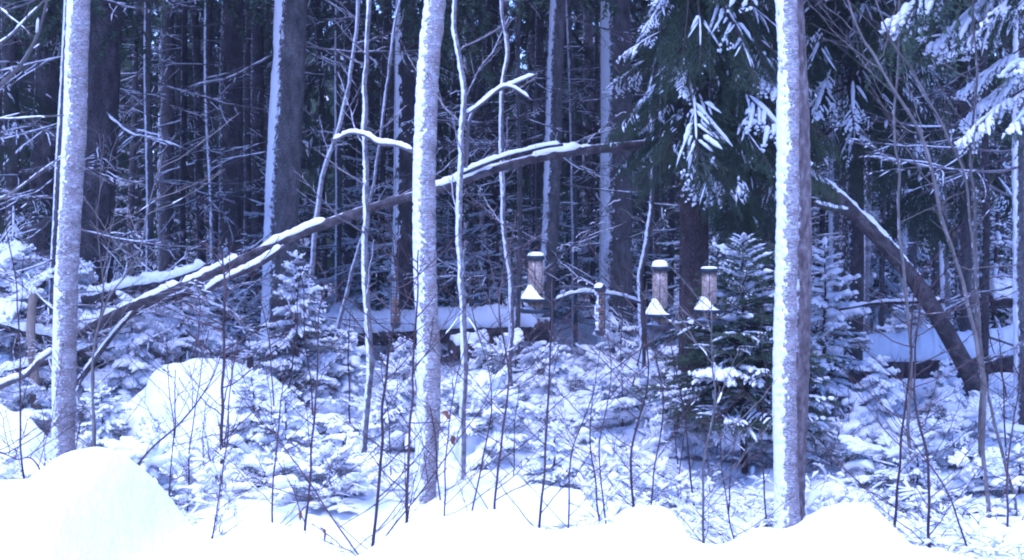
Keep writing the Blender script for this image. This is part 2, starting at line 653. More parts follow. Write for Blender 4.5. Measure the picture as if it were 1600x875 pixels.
def bough(L, kind, snow, seed, coarse=1.0):
    """kind young: flat spray ; old: hanging comb.   slots 0 wood 1 needles 2 snow"""
    rng = np.random.default_rng(seed)
    b = Buf()
    t = np.linspace(0, 1, 9)
    ax = np.zeros((1, 9, 3))
    ax[0, :, 0] = L * t * 0.97
    ax[0, :, 1] = L * 0.06 * rng.normal() * t ** 2
    if kind == "young":
        ax[0, :, 2] = L * (-0.10 * t - 0.16 * t ** 2 + 0.14 * t ** 3) * rng.uniform(0.6, 1.4)
        s1 = grow(ax, 0.042 * coarse, lambda u, l: np.minimum(0.46 * l * (1 - u) ** 0.8 + 0.03, 0.34), 54, rng, 0.10, 0.25)
        s2 = grow(s1[np.linalg.norm(s1[:, -1] - s1[:, 0], axis=1) > 0.09], 0.045 * coarse, lambda u, l: 0.42 * l * (1 - u) + 0.02, 50, rng, 0.10, 0.2, start=0.25, npt=3)
        nl, nw = 0.019, 0.0022
    elif kind == "spray":                                    # long hanging fingers
        ax[0, :, 2] = L * (-0.05 * t - 0.10 * t ** 2) * rng.uniform(0.6, 1.4)
        s1 = grow(ax, 0.075, lambda u, l: np.minimum(0.55 * l * (1 - u) ** 0.7 + 0.05, 0.42), 36, rng, 0.30, -0.05)
        s2 = grow(s1, 0.07, lambda u, l: 0.42 * l * (1 - u) + 0.03, 34, rng, 0.30, 0.05, start=0.2, npt=3)
        nl, nw = 0.021, 0.0024
    else:
        ax[0, :, 2] = L * (-0.05 * t - 0.62 * t ** 2 + 0.14 * t ** 3) * rng.uniform(0.8, 1.2)
        s1 = grow(ax, 0.062 * coarse, lambda u, l: np.minimum(0.40 * l * (1 - u) ** 0.6 + 0.06, 0.55), 52, rng, 0.55, 0.2)
        s2 = grow(s1, 0.075 * coarse, lambda u, l: 0.38 * l * (1 - u) + 0.03, 46, rng, 0.45, 0.1, start=0.2, npt=3)
        nl, nw = 0.021, 0.0024
    multi_tube(b, ax, np.linspace(0.012 * L ** 0.7, 0.003, 9)[None], 5, 0)
    multi_tube(b, s1, np.tile(np.linspace(0.0035, 0.0015, 4), (len(s1), 1)), 3, 0)
    st = 0.009 * coarse
    c15 = coarse ** 0.8
    for pth in (ax, s1, s2):
        needles(b, pth, st, nl * c15 ** 0.6, nw * c15 * (1.25 if coarse > 2 else 1), 4, rng, 1)
    if snow > 0:
        if kind == "spray":
            wA = 0.009 + 0.010 * snow
            snow_fingers(b, densify(ax, 12), wA * 1.25, rng, 2, keep=.95)
            snow_fingers(b, densify(s1, 7), wA, rng, 2, keep=.35 + .3 * snow)
            snow_fingers(b, densify(s2, 4), wA * .8, rng, 2, keep=.2 + .25 * snow, k=5)
        elif kind == "young":
            wA = 0.010 + 0.017 * snow
            snow_fingers(b, densify(ax, 14), wA * 1.35, rng, 2, keep=1 if snow > .3 else .5)
            snow_fingers(b, densify(s1, 6), wA, rng, 2, keep=min(1, 0.35 + 0.6 * snow))
            snow_fingers(b, s2, wA * 0.75, rng, 2, keep=min(0.9, 0.15 + 0.5 * snow), k=5)
        else:
            wA = 0.014 + 0.012 * snow
            snow_fingers(b, ax[:, :5], wA * .9, rng, 2, keep=1 if snow > 0.4 else 0.3)
            if snow > .15:
              snow_fingers(b, densify(s1, 5), wA * .8, rng, 2, keep=0.12 + 0.40 * snow, span=(.15, .4))
            if snow > .15:
              snow_fingers(b, densify(s1, 5), wA * .7, rng, 2, keep=0.10 + 0.40 * snow, span=(.1, .35))
            snow_fingers(b, s2, wA * 0.75, rng, 2, keep=0.12 + 0.30 * snow, k=5)
    return b


BM = [TW, NE, SN]
LIB = {}                                                     # (kind, size, level) -> list of meshes


def lib_add(key, bufs):
    LIB[key] = [b.mesh("bough", BM, smooth_=True) for b in bufs]


for li, lv in (("light", 0.05), ("mid", 0.75), ("heavy", 1.7)):
    lib_add(("young", 0.3, li), [bough(0.3, "young", lv, 10 + i) for i in range(2)])
    lib_add(("young", 0.6, li), [bough(0.6, "young", lv, 20 + i) for i in range(3)])
    lib_add(("young", 1.0, li), [bough(1.0, "young", lv, 30 + i, 1.25) for i in range(2)])
for li, lv in (("light", 0.0), ("mid", 0.2)):
    lib_add(("old", 1.6, li), [bough(1.6, "old", lv, 40 + i, 1.1) for i in range(3)])
lib_add(("spray", 1.0, "light"), [bough(1.0, "spray", .35, 35 + i) for i in range(2)])
lib_add(("spray", 1.0, "mid"), [bough(1.0, "spray", .8, 135 + i) for i in range(3)])
lib_add(("spray", 1.0, "heavy"), [bough(1.0, "spray", 1.5, 145 + i) for i in range(2)])
COARSE = {"young": [bough(0.8, "young", 0.45, 60 + i, 2.7) for i in range(4)],
          "old": [bough(1.8, "old", 0.10, 70 + i, 3.6) for i in range(4)]}


def dead_branch_buf(seed):
    rng = np.random.default_rng(seed)
    L = 1.6
    t = np.linspace(0, 1, 12)
    ax = np.zeros((1, 12, 3))
    ax[0, :, 0] = L * t
    ax[0, :, 1] = np.cumsum(rng.normal(0, 0.018, 12))
    ax[0, :, 2] = L * (-0.30 * t + 0.22 * t ** 2 * rng.uniform(0.2, 1.3)) + np.cumsum(rng.normal(0, 0.008, 12))
    s1 = grow(ax, 0.19, lambda u, l: 0.38 * l * (1 - u) + 0.10, 62, rng, 0.18, 0.25, start=0.2, npt=6)
    s1 = s1 + rng.normal(0, 0.012, s1.shape) * np.linspace(0, 1, 6)[None, :, None]
    s2 = grow(s1, 0.12, lambda u, l: 0.4 * l * (1 - u) + 0.04, 55, rng, 0.2, 0.2, start=0.3)
    b = Buf()
    multi_tube(b, ax, np.linspace(0.012, 0.003, 12)[None], 6, 0)
    multi_tube(b, s1, np.tile(np.linspace(0.0045, 0.002, 6), (len(s1), 1)), 4, 0)
    multi_tube(b, s2, np.tile(np.linspace(0.003, 0.0018, 4), (len(s2), 1)), 3, 0)
    snow_fingers(b, densify(ax, 20), 0.008, rng, 1, keep=0.9)
    snow_fingers(b, densify(s1, 8), 0.006, rng, 1, keep=0.4)
    snow_fingers(b, s2, 0.0055, rng, 1, keep=0.3, k=5)
    return b


DEADB = [dead_branch_buf(90 + i) for i in range(7)]
DEAD = [b.mesh("dead_branch", [M["dead_wood"], SN]) for b in DEADB]


# ------------------------------------------------------------------ builders of trees
def trunk_buf(path, rad, k, rough, freq=9.0, mat=0):
    b = Buf()
    tube(b, path, rad, k, mat, rough, freq)
    return b


def crust_buf(path, rad, width_deg, thick, seed, sparse=0.42, face=(-0.93, -0.36, 0)):
    """snow plastered on the windward side of a standing trunk: a real shell, sunk into the bark where there is none"""
    n = len(path)
    k = 48 if n > 400 else 26
    a0 = math.atan2(face[1], face[0])
    th = a0 + np.linspace(-1, 1, k) * math.radians(width_deg)
    D = np.stack([np.cos(th), np.sin(th), np.zeros(k)], -1)
    base = path[:, None] + D[None] * rad[:, None, None]
    fall = np.cos(np.linspace(-1, 1, k) * math.pi / 2) ** 0.7
    nz = fbm(base * np.array([66, 66, 48]) + seed * 7.7, 3)
    big = fbm(base * np.array([5, 5, 2.2]) + seed * 3.3, 2)
    th_ = thick * (fall[None] ** 2.2 * (1.7 + 2.6 * (big - 0.5)) + (nz - sparse) * 2.6 * (.4 + 1.2 * big) - 0.95)
    th_ = np.clip(th_, -0.008, thick)
    V = path[:, None] + D[None] * (rad[:, None] + th_)[..., None]
    return Buf().add(V, ring_faces(1, n, k, wrap=False))


def px_path(pts, d):
    """[(px,py[,depth])...] at depth d -> world points"""
    return np.array([P(p[0], p[1], p[2] if len(p) > 2 else d) for p in pts])


def extend_up(pts, top, drift=(0, 0)):
    """continue a path above the frame to height top"""
    last, prev = pts[-1], pts[-2]
    dr = (last - prev) / max(last[2] - prev[2], 1e-3)
    out = list(pts)
    z = last[2]
    while z < top:
        z += 1.5
        dr = dr * 0.6
        out.append(np.array([out[-1][0] + dr[0] * 1.5 + drift[0], out[-1][1] + dr[1] * 1.5 + drift[1], z]))
    return np.array(out)


def bare_crown(rng, path, z0, L0, rad, n=16):
    """leafless twigs on a standing stem (world coordinates)"""
    zs = path[:, 2]
    paths = []
    for i in range(n):
        z = rng.uniform(z0, zs[-1] * 0.97)
        c = np.array([np.interp(z, zs, path[:, j]) for j in range(3)])
        a = rng.uniform(0, 2 * math.pi)
        L = L0 * rng.uniform(0.5, 1.1) * (1 - 0.5 * (z - z0) / (zs[-1] - z0 + .01))
        e = rng.uniform(0.35, 0.9)
        d = norm(np.array([math.cos(a), math.sin(a), e]))
        t = np.linspace(0, 1, 8)[:, None]
        p = c + d * L * t + UP * L * 0.15 * t ** 2 + np.cumsum(rng.normal(0, 0.012 * L, (8, 3)), 0) * (t > 0)
        paths.append(p)
    paths = np.array(paths)
    b = Buf()
    s1 = grow(paths, 0.13 * max(L0, .6), lambda u, l: 0.4 * l * (1 - u) + 0.05, 42, rng, -0.05, 0.1, start=0.15, npt=5)
    multi_tube(b, paths, np.tile(np.linspace(rad, rad * 0.3, 8), (len(paths), 1)), 5, 0)
    multi_tube(b, s1, np.tile(np.linspace(rad * 0.4, rad * 0.2, 5), (len(s1), 1)), 4, 0)
    return b


def birch(label, pts, d, wpx, snow_w, seed, second=None, thick=0.016):
    vis = px_path(pts, d)[::-1]                              # bottom to top
    base = vis[0].copy()
    g = float(gz(base[0], base[1])) - 0.05
    if base[2] > g:
        vis = np.vstack([[base[0] + (base[0] - vis[1][0]) * 0.1, base[1], g], vis])
    path = spline(extend_up(vis, 11.0), 420)
    z = path[:, 2]
    r0 = wpx / F * d / 2
    rad = r0 * np.interp(z, [0, 0.15, 0.5, 4, 11.5], [1.25, 1.08, 1.0, 0.92, 0.25])
    rad = rad * (1 + (vnoise(np.stack([z * 3.0, z * 0 + seed, z * 0], -1)) - 0.5) * 0.09)
    loc = path[0]
    t = thing("birch_tree", label, "tree", loc, "pale birches at the forest edge")
    # dense rings in view, few above
    keep = np.concatenate([np.where(z < 3.7)[0], np.where(z >= 3.7)[0][::8]])
    dense = spline(path[keep], 420)
    rz = np.interp(dense[:, 2], z, rad)
    tr = obj("trunk", trunk_buf(dense, rz, 40, 0.012, 22).mesh("trunk", M["birch_bark"], origin=loc), t)
    vis_i = z < 4.2
    fine = spline(path[vis_i][::2], 560)
    obj("snow_crust", crust_buf(fine, np.interp(fine[:, 2], z, rad), snow_w, thick, seed).mesh("snow_crust", SN, origin=loc), tr)
    rng = np.random.default_rng(seed)
    obj("crown", bare_crown(rng, path, 4.6, 1.8, 0.016, 26).mesh("crown", M["twig_bark"], origin=loc), t)
    if second:
        p2 = spline(extend_up(np.vstack([[[*P(second[-1][0], 820, d + .25)[:2], g]], px_path(second, d + 0.25)[::-1]]), 10.0), 260)
        r2 = r0 * 0.86 * np.interp(p2[:, 2], [0, 0.5, 4, 10], [1.1, 1, .85, .2])
        s = obj("second_stem", trunk_buf(p2, r2, 28, 0.018, 26).mesh("second_stem", M["stem_bark"], origin=loc), t)
        s["label"] = "grey brown second stem close behind the white one"
    return t


birch("white birch trunk with pink bark and snowy left edge, left end of picture",
      [(124, 0), (121, 80), (118, 200), (112, 300), (105, 430), (101, 600), (100, 700)], 9.0, 34, 70, 1, thick=0.010)
birch("slightly curved white birch trunk plastered with snow between the hanging feeders",
      [(680, 0), (674, 60), (669, 130), (665, 235), (664, 330), (666, 440), (671, 560), (669, 690), (661, 800)], 8.4, 34, 78, 2, thick=0.011)
birch("straight snow plastered white birch with a brown second stem behind, right of the seed feeders",
      [(1229, 0), (1232, 100), (1232, 250), (1230, 400), (1227, 600), (1231, 815)], 8.2, 34, 78, 3,
      second=[(1243, 0), (1250, 150), (1254, 300), (1254, 450), (1250, 600), (1243, 760)], thick=0.011)


def conifer(label, top, bot, wpx, d, mat, group, name="spruce_tree", ndead=22, crown0=None, dead_lo=0.5, seed=0, crust=0.0, height=17.0, low=False, dead_dir=None):
    """mature spruce: straight trunk through two pixels, dead lower branches, live crown high up"""
    rng = np.random.default_rng(1000 + seed)
    a, b_ = P(top[0], top[1], d), P(bot[0], bot[1], d)
    s = (a - b_) / (a[2] - b_[2])
    g = float(gz(b_[0] + s[0] * (0 - b_[2]), d)) - 0.06
    base = b_ + s * (g - b_[2])
    zz = np.concatenate([[0, .1, .25, .5], np.linspace(1, 6, 22), np.linspace(7, height, 9)])
    path = base + s * zz[:, None]
    path[:, :2] += np.stack([vnoise(np.stack([zz * .5, zz * 0 + seed, zz * 0], -1)) - .5, vnoise(np.stack([zz * .5, zz * 0 + seed + 9, zz * 0], -1)) - .5], -1) * 0.06
    r0 = wpx / F * d / 2
    rad = r0 * np.interp(zz, [0, .25, .8, 4, height], [1.5, 1.15, 1.03, 0.95, 0.1])
    loc = path[0]
    t = thing(name, label, "tree", loc, group)
    far = d > 24
    pp = spline(path, 44 if far else 80)
    rr = np.interp(pp[:, 2], path[:, 2], rad)
    tr = obj("trunk", trunk_buf(pp, rr, 12 if far else 18, 0.02 if wpx > 15 else 0.008, 16).mesh("trunk", mat, origin=loc), t)
    if crust > 0:
        f = pp[pp[:, 2] < 6.5]
        f = spline(f, 190)
        obj("snow_crust", crust_buf(f, np.interp(f[:, 2], pp[:, 2], rr), 60, crust, seed, 0.45).mesh("snow_crust", SN, origin=loc), tr)
    zmax = min(CAMZ + 430 / F * d + 0.8, 7.5)
    for i in range(ndead):
        z = rng.uniform(dead_lo, zmax)
        an = rng.uniform(0, 2 * math.pi) if dead_dir is None else rng.normal(dead_dir, 0.5)
        c = np.array([np.interp(z, pp[:, 2] - loc[2], pp[:, j] - loc[j]) for j in range(2)] + [z])
        dr = np.array([math.cos(an), math.sin(an), rng.normal(0.05, 0.15)])
        sc = rng.uniform(0.5, 1.15)
        obj("dead_branch", DEAD[rng.integers(len(DEAD))], t, frame(dr, c + dr * r0 * .6, sc, rng.normal(0, .3)))
    if crown0 is not None:
        if not low:
            crown0 = max(crown0, CAMZ + .19 * d + 1.3)
            height = max(height, crown0 + 8)
        o = obj("crown", CROWN[seed % len(CROWN)], t)
        o.location = (s[0] * crown0, s[1] * crown0, crown0)
        o.rotation_euler = (0, 0, rng.uniform(0, 6.28))
        sc = rng.uniform(0.85, 1.15)
        o.scale = (sc, sc, sc * (height - crown0) / 11)
    return t


def crown_buf(seed, H=11.0, n=80, reach=2.7):
    rng = np.random.default_rng(seed)
    b = Buf()
    for i in range(n):
        u = (i + rng.random()) / n
        z = H * u ** 1.05
        L = reach * (1 - u) ** 0.75 + 0.25
        a = i * 2.399 + rng.normal(0, .3)
        dr = np.array([math.cos(a), math.sin(a), lerp(-0.15, 0.35, u) + rng.normal(0, .08)])
        b.stamp(COARSE["old"][rng.integers(4)], frame(dr, (0, 0, z), L / 1.8 * rng.uniform(.85, 1.15), rng.normal(0, .15)))
    return b


CROWN = [crown_buf(200 + i).mesh("crown", BM) for i in range(2)]

G1 = "mature spruce trunks behind the clearing"
BK, BS = M["spruce_bark"], M["spruce_bark_snowy"]
conifer("dark spruce trunk left of the leftmost birch, at the picture's left edge", (73, 60), (68, 380), 40, 17, BK, G1, seed=1, crown0=4.8)
conifer("slim frosted trunk touching the left side of the leftmost birch", (104, 0), (88, 380), 12, 13, BK, G1, seed=2, ndead=14, crown0=4.6, crust=0.006, height=11)
conifer("thick dark spruce trunk directly right of the leftmost birch", (160, 0), (148, 400), 60, 15, BK, G1, seed=3, crown0=4.6, ndead=26)
conifer("dark spruce trunk midway between leftmost birch and the frost streaked trunk", (366, 0), (360, 400), 38, 19, BK, G1, seed=4, crown0=5.2, ndead=26)
conifer("spruce trunk with a broad frosted left side, halfway from leftmost to middle birch", (455, 0), (440, 420), 52, 16, BS, G1, seed=5, crown0=4.9, ndead=26, crust=0.016)
conifer("dark narrow trunk close left of the frost streaked spruce trunk", (404, 0), (398, 400), 22, 24, BK, G1, seed=6, crown0=6.4)
conifer("dark spruce trunk just left of the middle birch", (634, 0), (628, 430), 34, 18, BK, G1, seed=7, crown0=5.4, ndead=26, crust=0.006)
conifer("leaning slim trunk with snowy left edge, right behind the left seed feeder", (872, 0), (852, 540), 25, 18, BS, G1, seed=8, crown0=5.4, ndead=24, crust=0.016)
conifer("stout frosted spruce trunk behind the right wire cage feeder", (963, 0), (964, 460), 50, 19, BS, G1, seed=9, crown0=5.6, ndead=26, crust=0.014)
conifer("thin dark trunk left of the leaning slim trunk", (842, 0), (836, 420), 15, 23, BK, G1, seed=10, crown0=6.2)
conifer("dark trunk beyond the fallen arched stem, right of the straight birch", (1322, 100), (1328, 520), 27, 19, BK, G1, seed=11, crown0=5.2)
conifer("pale frosted trunk beyond the right leg of the fallen arched stem", (1424, 100), (1420, 500), 25, 21, BS, G1, seed=12, crown0=5.6, crust=0.012)
conifer("thin dark trunk near the right edge, beside the pale frosted pole", (1536, 60), (1536, 560), 15, 13, BK, G1, seed=13, ndead=14, crown0=4.6, height=11)
conifer("slim trunk with snowy left side at the picture's right edge", (1590, 0), (1591, 640), 17, 12, BS, G1, seed=14, ndead=10, crown0=4.6, crust=0.014, height=11)
conifer("thin pale trunk standing behind the right leg of the fallen arch", (1357, 200), (1350, 560), 13, 17, M["thin_birch_bark"], G1, seed=15, ndead=8, crust=0.01, height=9, name="birch_tree")
conifer("dim trunk seen behind the thin birch pole left of the middle birch", (548, 0), (545, 420), 22, 25, BK, G1, seed=16, crown0=6.8)
conifer("dim trunk in the gap right of the middle birch", (770, 0), (765, 420), 24, 25, BK, G1, seed=17, crown0=6.5)
conifer("dim trunk right of the thick dark spruce at upper left", (262, 0), (258, 400), 24, 24, BK, G1, seed=18, crown0=6.4)
conifer("dim trunk seen past the left side of the small green spruce", (1010, 200), (1012, 470), 20, 26, BK, G1, seed=19, crown0=6.6)


# the spruce with hanging snowy boughs, upper right of centre
def draped_spruce(label, trunk_px, wpx, d, zlist, mat, seed, levels, reach, hang="old", base_y=600, dirs=None, height=13, flat=False, sprays=("light", "light", "mid")):
    rng = np.random.default_rng(seed)
    b0 = P(trunk_px, base_y, d)
    g = float(gz(b0[0], d)) - 0.06
    zz = np.linspace(0, height, 60)
    path = np.stack([b0[0] + 0.03 * np.sin(zz), np.full(60, d), g + zz], -1)
    r0 = wpx / F * d / 2
    rad = r0 * np.interp(zz, [0, .3, 4, height], [1.12, 1.02, .9, .12])
    loc = path[0]
    t = thing("spruce_tree", label, "tree", loc, "spruces with drooping boughs")
    obj("trunk", trunk_buf(path, rad, 22, 0.02, 14).mesh("trunk", mat, origin=loc), t)
    for i, z in enumerate(zlist):
        a = i * 2.399 + rng.normal(0, .35) if dirs is None else rng.uniform(*dirs)
        dr = np.array([math.cos(a), math.sin(a), rng.normal(-0.32, .2)])
        L = reach * rng.uniform(.75, 1.15) * (1 - 0.5 * max(0, z - 4) / height)
        if label.startswith("large") and math.cos(a) < -.25:      # kept short on the left to leave the stout trunk in view
            L *= .62
        lv = levels[rng.integers(len(levels))]
        me = LIB[(hang, 1.6, lv)]
        if i % 2 == 0 or flat:
            lv = sprays[rng.integers(len(sprays))]
            me = LIB[("spray", 1.0, lv)]
            dr[2] = rng.normal(-0.75, .22) if not flat else rng.normal(-.5, .15)
            off = L / 1.1 * (rng.uniform(.15, .6) if not flat else rng.uniform(.05, .5))
            lb = Buf()                                        # limb that carries the spray
            e_ = np.array([math.cos(a) * off, math.sin(a) * off, z])
            tube(lb, spline(np.array([[0, 0, z + .05], e_ * [.5, .5, 1] + [0, 0, .06], e_]), 8), np.linspace(.014, .008, 8), 6)
            limb = obj("limb", lb.mesh("limb", TW), t)
            obj("bough", me[rng.integers(len(me))], limb, frame(dr, e_, min(L, 1.15) * rng.uniform(.5, .95), rng.normal(0, .3)))
            continue
        obj("bough", me[rng.integers(len(me))], t, frame(dr, (0.03 * math.sin(z), 0, z), L / 1.6, rng.normal(0, .2)))
    o = obj("crown", CROWN[seed % 2], t)
    o.location = (0, 0, max(zlist) - 0.3)
    cs = .9 if not flat else .5
    o.scale = (cs, cs, (height - max(zlist)) / 11)
    return t


draped_spruce("large spruce with dark drooping snow flecked boughs hanging in front of the fallen arch", 1078, 46, 11.2,
              np.linspace(2.45, 5.4, 120), M["brown_bark"], 5, ["light", "mid"], 1.08, sprays=("light", "light", "mid", "mid", "heavy"))
draped_spruce("dark drooping spruce right of the straight birch, with few snowy tips", 1330, 30, 14.0,
              np.linspace(2.9, 6.2, 76), BK, 6, ["light", "light", "mid"], 1.35)
draped_spruce("spruce beyond the right edge whose snow loaded boughs reach into the top corner", 1700, 34, 9.0,
              np.linspace(2.72, 4.6, 24), BK, 7, ["mid"], 1.15, dirs=(2.4, 4.0), flat=True, sprays=("mid", "heavy"))
draped_spruce("dark spruce at upper right behind the alder stems", 1500, 26, 15.5,
              np.linspace(2.6, 6.5, 40), BK, 8, ["light", "mid"], 1.3)
draped_spruce("dark drooping spruce far left behind the brush heap", 20, 26, 17.0,
              np.linspace(1.9, 6.5, 36), BK, 9, ["light", "mid"], 1.3)



# deep forest, individuals
GD = "deep forest spruces"
rngD = np.random.default_rng(77)
cols = np.linspace(-300, 1900, 46)
for i, px in enumerate(cols):
    d = [27, 34, 42, 31, 50, 38][i % 6] + rngD.uniform(-2, 2)
    px = px + rngD.uniform(-20, 20)
    conifer("distant dim spruce trunk in the dark forest background", (px + rngD.normal(0, 3), 0), (px, 430), rngD.uniform(10, 24), d,
            BK if rngD.random() < .7 else BS, GD, seed=100 + i, ndead=8, crown0=rngD.uniform(2.6, 6.0), dead_lo=0.8, height=18, low=i % 2 == 0)


# slender trunks in the middle distance
for i, px in enumerate([-40, 30, 205, 232, 290, 318, 340, 385, 505, 525, 590, 612, 700, 745, 812, 893, 925, 1045, 1120, 1178, 1282, 1300, 1375, 1455, 1480, 1512, 1560]):
    d = rngD.uniform(17, 27)
    px = px + rngD.uniform(-6, 6)
    conifer("slender frosted trunk", (px + rngD.normal(0, 10), 0), (px, 450), rngD.uniform(7, 15), d, BS if i % 3 == 0 else BK, "slender trunks in the middle distance", seed=200 + i,
            ndead=9, crown0=5.0, dead_lo=0.5, height=13, crust=.006 if i % 3 == 0 else 0)


# far wood that reads as one mass, closing the background; unseen trees added around block low light
def far_wood():
    rng = np.random.default_rng(5)
    b = Buf()
    spots = []
    for i in range(560):
        d = rng.uniform(40, 95)
        spots.append((rng.uniform(-0.62, 0.62) * d, d))
    for i in range(170):  # unseen side trees, added to cut low sky light
        s_ = 1 if rng.random() < .5 else -1
        spots.append((s_ * rng.uniform(13, 34), rng.uniform(-14, 30)))
    for i in range(110):  # unseen trees added behind the camera, blocking low sky from the rear
        spots.append((rng.uniform(-32, 32), -rng.uniform(13, 30)))
    for x, d in spots:
        g = float(np.interp(d, [-50, 12, 30, 50, 100], [0, 0, .5, .95, 1.6])) 
        h = rng.uniform(9, 17)
        p = np.array([[x, d, g - .2], [x + rng.normal(0, .1), d, g + h * .5], [x, d, g + h]])[None]
        r = rng.uniform(.07, .2)
        multi_tube(b, p, np.array([[r, r * .8, .02]]), 6, 0)
        nb = 28
        u = rng.uniform(0.04, 1, nb)
        a = rng.uniform(0, 6.28, nb)
        L = 2.1 * (1.1 - u) + .4
        K_ = 9
        t = rng.uniform(.15, 1, (nb, K_))
        w = rng.uniform(.14, .34, (nb, K_)) * L[:, None]
        er = np.stack([np.cos(a), np.sin(a), 0 * a], -1)[:, None]
        es = np.stack([-np.sin(a), np.cos(a), 0 * a], -1)[:, None]
        c = np.array([x, d, g]) + UP * (h * u)[:, None, None] + er * (t * L[:, None])[..., None] + es * (rng.normal(0, .22, t.shape) * t * L[:, None])[..., None]
        c[..., 2] -= .35 * t ** 2 * L[:, None]
        A = c - er * .15 + es * w[..., None] * .5
        B_ = c + er * .1 - es * w[..., None] * .5
        C = c + er * rng.uniform(.05, .25, t.shape)[..., None] - UP * rng.uniform(.12, .5, t.shape)[..., None]
        V = np.stack([A, B_, C], 2).reshape(-1, 3, 3)
        sn = rng.random(len(V)) < .05
        for msk, mi in ((~sn, 1), (sn, 2)):
            q = V[msk].reshape(-1, 3)
            b.add(q, np.arange(len(q)).reshape(-1, 3), mi)
    tag(obj("far_wood", b.mesh("far_wood", [M["spruce_bark"], NE, SN], False)), "dense dark spruce wood closing the background, and unseen trees added around to block light", "forest", kind="stuff")


far_wood()


# ------------------------------------------------------------------ small spruces of the undergrowth
def small_spruce(label, px, py, hpx, d, level, seed, group="small snowy spruces in the undergrowth", spread=0.42, trunk_clear=0.08, dens=1.0, rz=0.3):
    rng = np.random.default_rng(3000 + seed)
    b0 = P(px, py, d)
    g = float(gz(b0[0], d)) - 0.03
    H = max(P(px, py - hpx, d)[2] - g, 0.3)
    loc = np.array([b0[0], d, g])
    t = thing("small_spruce", label, "tree", loc, group)
    zz = np.linspace(0, H, 14)
    path = np.stack([rng.normal(0, .004, 14).cumsum(), rng.normal(0, .004, 14).cumsum(), zz], -1)
    r0 = 0.011 * H + 0.006
    obj("trunk", trunk_buf(path, np.linspace(r0, .004, 14), 10, .003, 30).mesh("trunk", M["twig_bark"]), t)
    n = int((16 + 14 * H) * dens)
    for i in range(n):
        u = trunk_clear + (0.985 - trunk_clear) * (i + rng.random() * .6) / n
        z = H * u
        L = spread * H * (1 - u) ** 0.8 * rng.uniform(.75, 1.15) + 0.07
        L = min(L, 1.15)
        a = i * 2.399 + rng.normal(0, .3)
        sz = min((.3, .6, 1.0), key=lambda s_: abs(s_ - L))
        el = lerp(-0.12, 0.75, u ** 2) + rng.normal(0, .08) - (0.22 if level == "heavy" else 0)
        dr = np.array([math.cos(a), math.sin(a), el])
        me = LIB[("young", sz, "mid" if level == "light" and rng.random() < (.10 if math.cos(a) < .2 else .03) else level)]
        c = np.array([np.interp(z, zz, path[:, 0]), np.interp(z, zz, path[:, 1]), z])
        obj("bough", me[rng.integers(len(me))], t, frame(dr, c, L / sz, rng.normal(0, .18)))
    if level != "light":                                     # snow cap on the leader
        b = Buf()
        tube(b, np.array([[0, 0, H - .04], [0, 0, H], [.01, 0, H + .03]]) + path[-1] * [1, 1, 0], [.02, .026, .006], 8, 0)
        obj("snow_cap", b.mesh("snow_cap", SN), t)
    return t


SS = [
    ("round spruce smothered in thick snow beside the left birch and the snow mound", 208, 655, 160, 13.0, "heavy", .45),
    ("snowy spruce in front of the snow mound's right foot, behind the bank's low dip", 450, 795, 185, 9.5, "mid", .48),
    ("sparse young spruce on the front slope of the snow mound", 395, 690, 110, 11.2, "mid", .5),
    ("snow loaded spruce below the left end of the back log", 540, 650, 135, 14.5, "heavy", .5),
    ("low snow loaded spruce just right of the snow mound", 500, 610, 90, 15.5, "heavy", .6),
    ("snow tipped spruce right of the middle birch, low behind the bank's central hump", 868, 835, 170, 9.0, "mid", .5),
    ("snow loaded spruce below the right wire cage feeder", 940, 725, 135, 12.0, "heavy", .5),
    ("snow loaded spruce hugging the left foot of the dark green spruce", 1060, 735, 150, 10.9, "heavy", .5),
    ("dark green small spruce with bare lower trunk below the right seed feeder", 1163, 738, 372, 10.5, "light", .58),
    ("snow loaded spruce right of the straight birch, in front of the right log", 1370, 725, 165, 11.5, "heavy", .55),
    ("snow loaded spruce under the leaning right leg of the arch", 1475, 695, 130, 13.0, "heavy", .5),
    ("green spruce peeking out right behind the straight birch", 1288, 660, 285, 12.5, "mid", .42),
    ("snowy spruce in the lower right corner of the picture", 1590, 865, 165, 9.0, "mid", .5),
    ("low snowy spruce just above the bank's right slope", 1430, 815, 110, 9.4, "mid", .6),
    ("snow loaded spruce in front of the back log, right of the middle birch", 760, 640, 105, 15.0, "heavy", .6),
    ("snow loaded spruce at the foot of the leaning slim trunk", 862, 650, 110, 14.5, "heavy", .6),
    ("snow loaded spruce seen left of the middle birch, before the back log", 630, 630, 100, 15.2, "heavy", .6),
    ("snowy spruce in the brush heap at the left edge", 25, 560, 170, 14.0, "heavy", .5),
    ("dim spruce behind the snow mound's top", 320, 600, 120, 15.0, "mid", .5),
    ("low snowy spruce right of the middle birch's foot", 720, 720, 85, 12.0, "heavy", .65),
    ("low snowy spruce left of the middle birch's foot", 600, 730, 100, 11.5, "heavy", .6),
    ("small snowy spruce beneath the left seed feeder", 820, 700, 90, 12.5, "heavy", .6),
    ("snowy spruce between the alder stems at lower right", 1545, 740, 120, 11.5, "heavy", .55),
    ("snowy spruce right behind the leftmost birch's foot", 160, 690, 90, 11.5, "mid", .55),
    ("snow dusted spruce behind the arch, left of the frosted trunk's foot", 350, 520, 130, 17.0, "mid", .45),
    ("spruce with low hanging snowy boughs behind the arch's left half", 462, 600, 205, 14.2, "mid", .42),
    ("snow dusted spruce beyond the right seed feeder", 1120, 560, 190, 14.5, "mid", .42),
    ("snow dusted spruce beyond the right log", 1420, 560, 110, 18.0, "mid", .5),
]
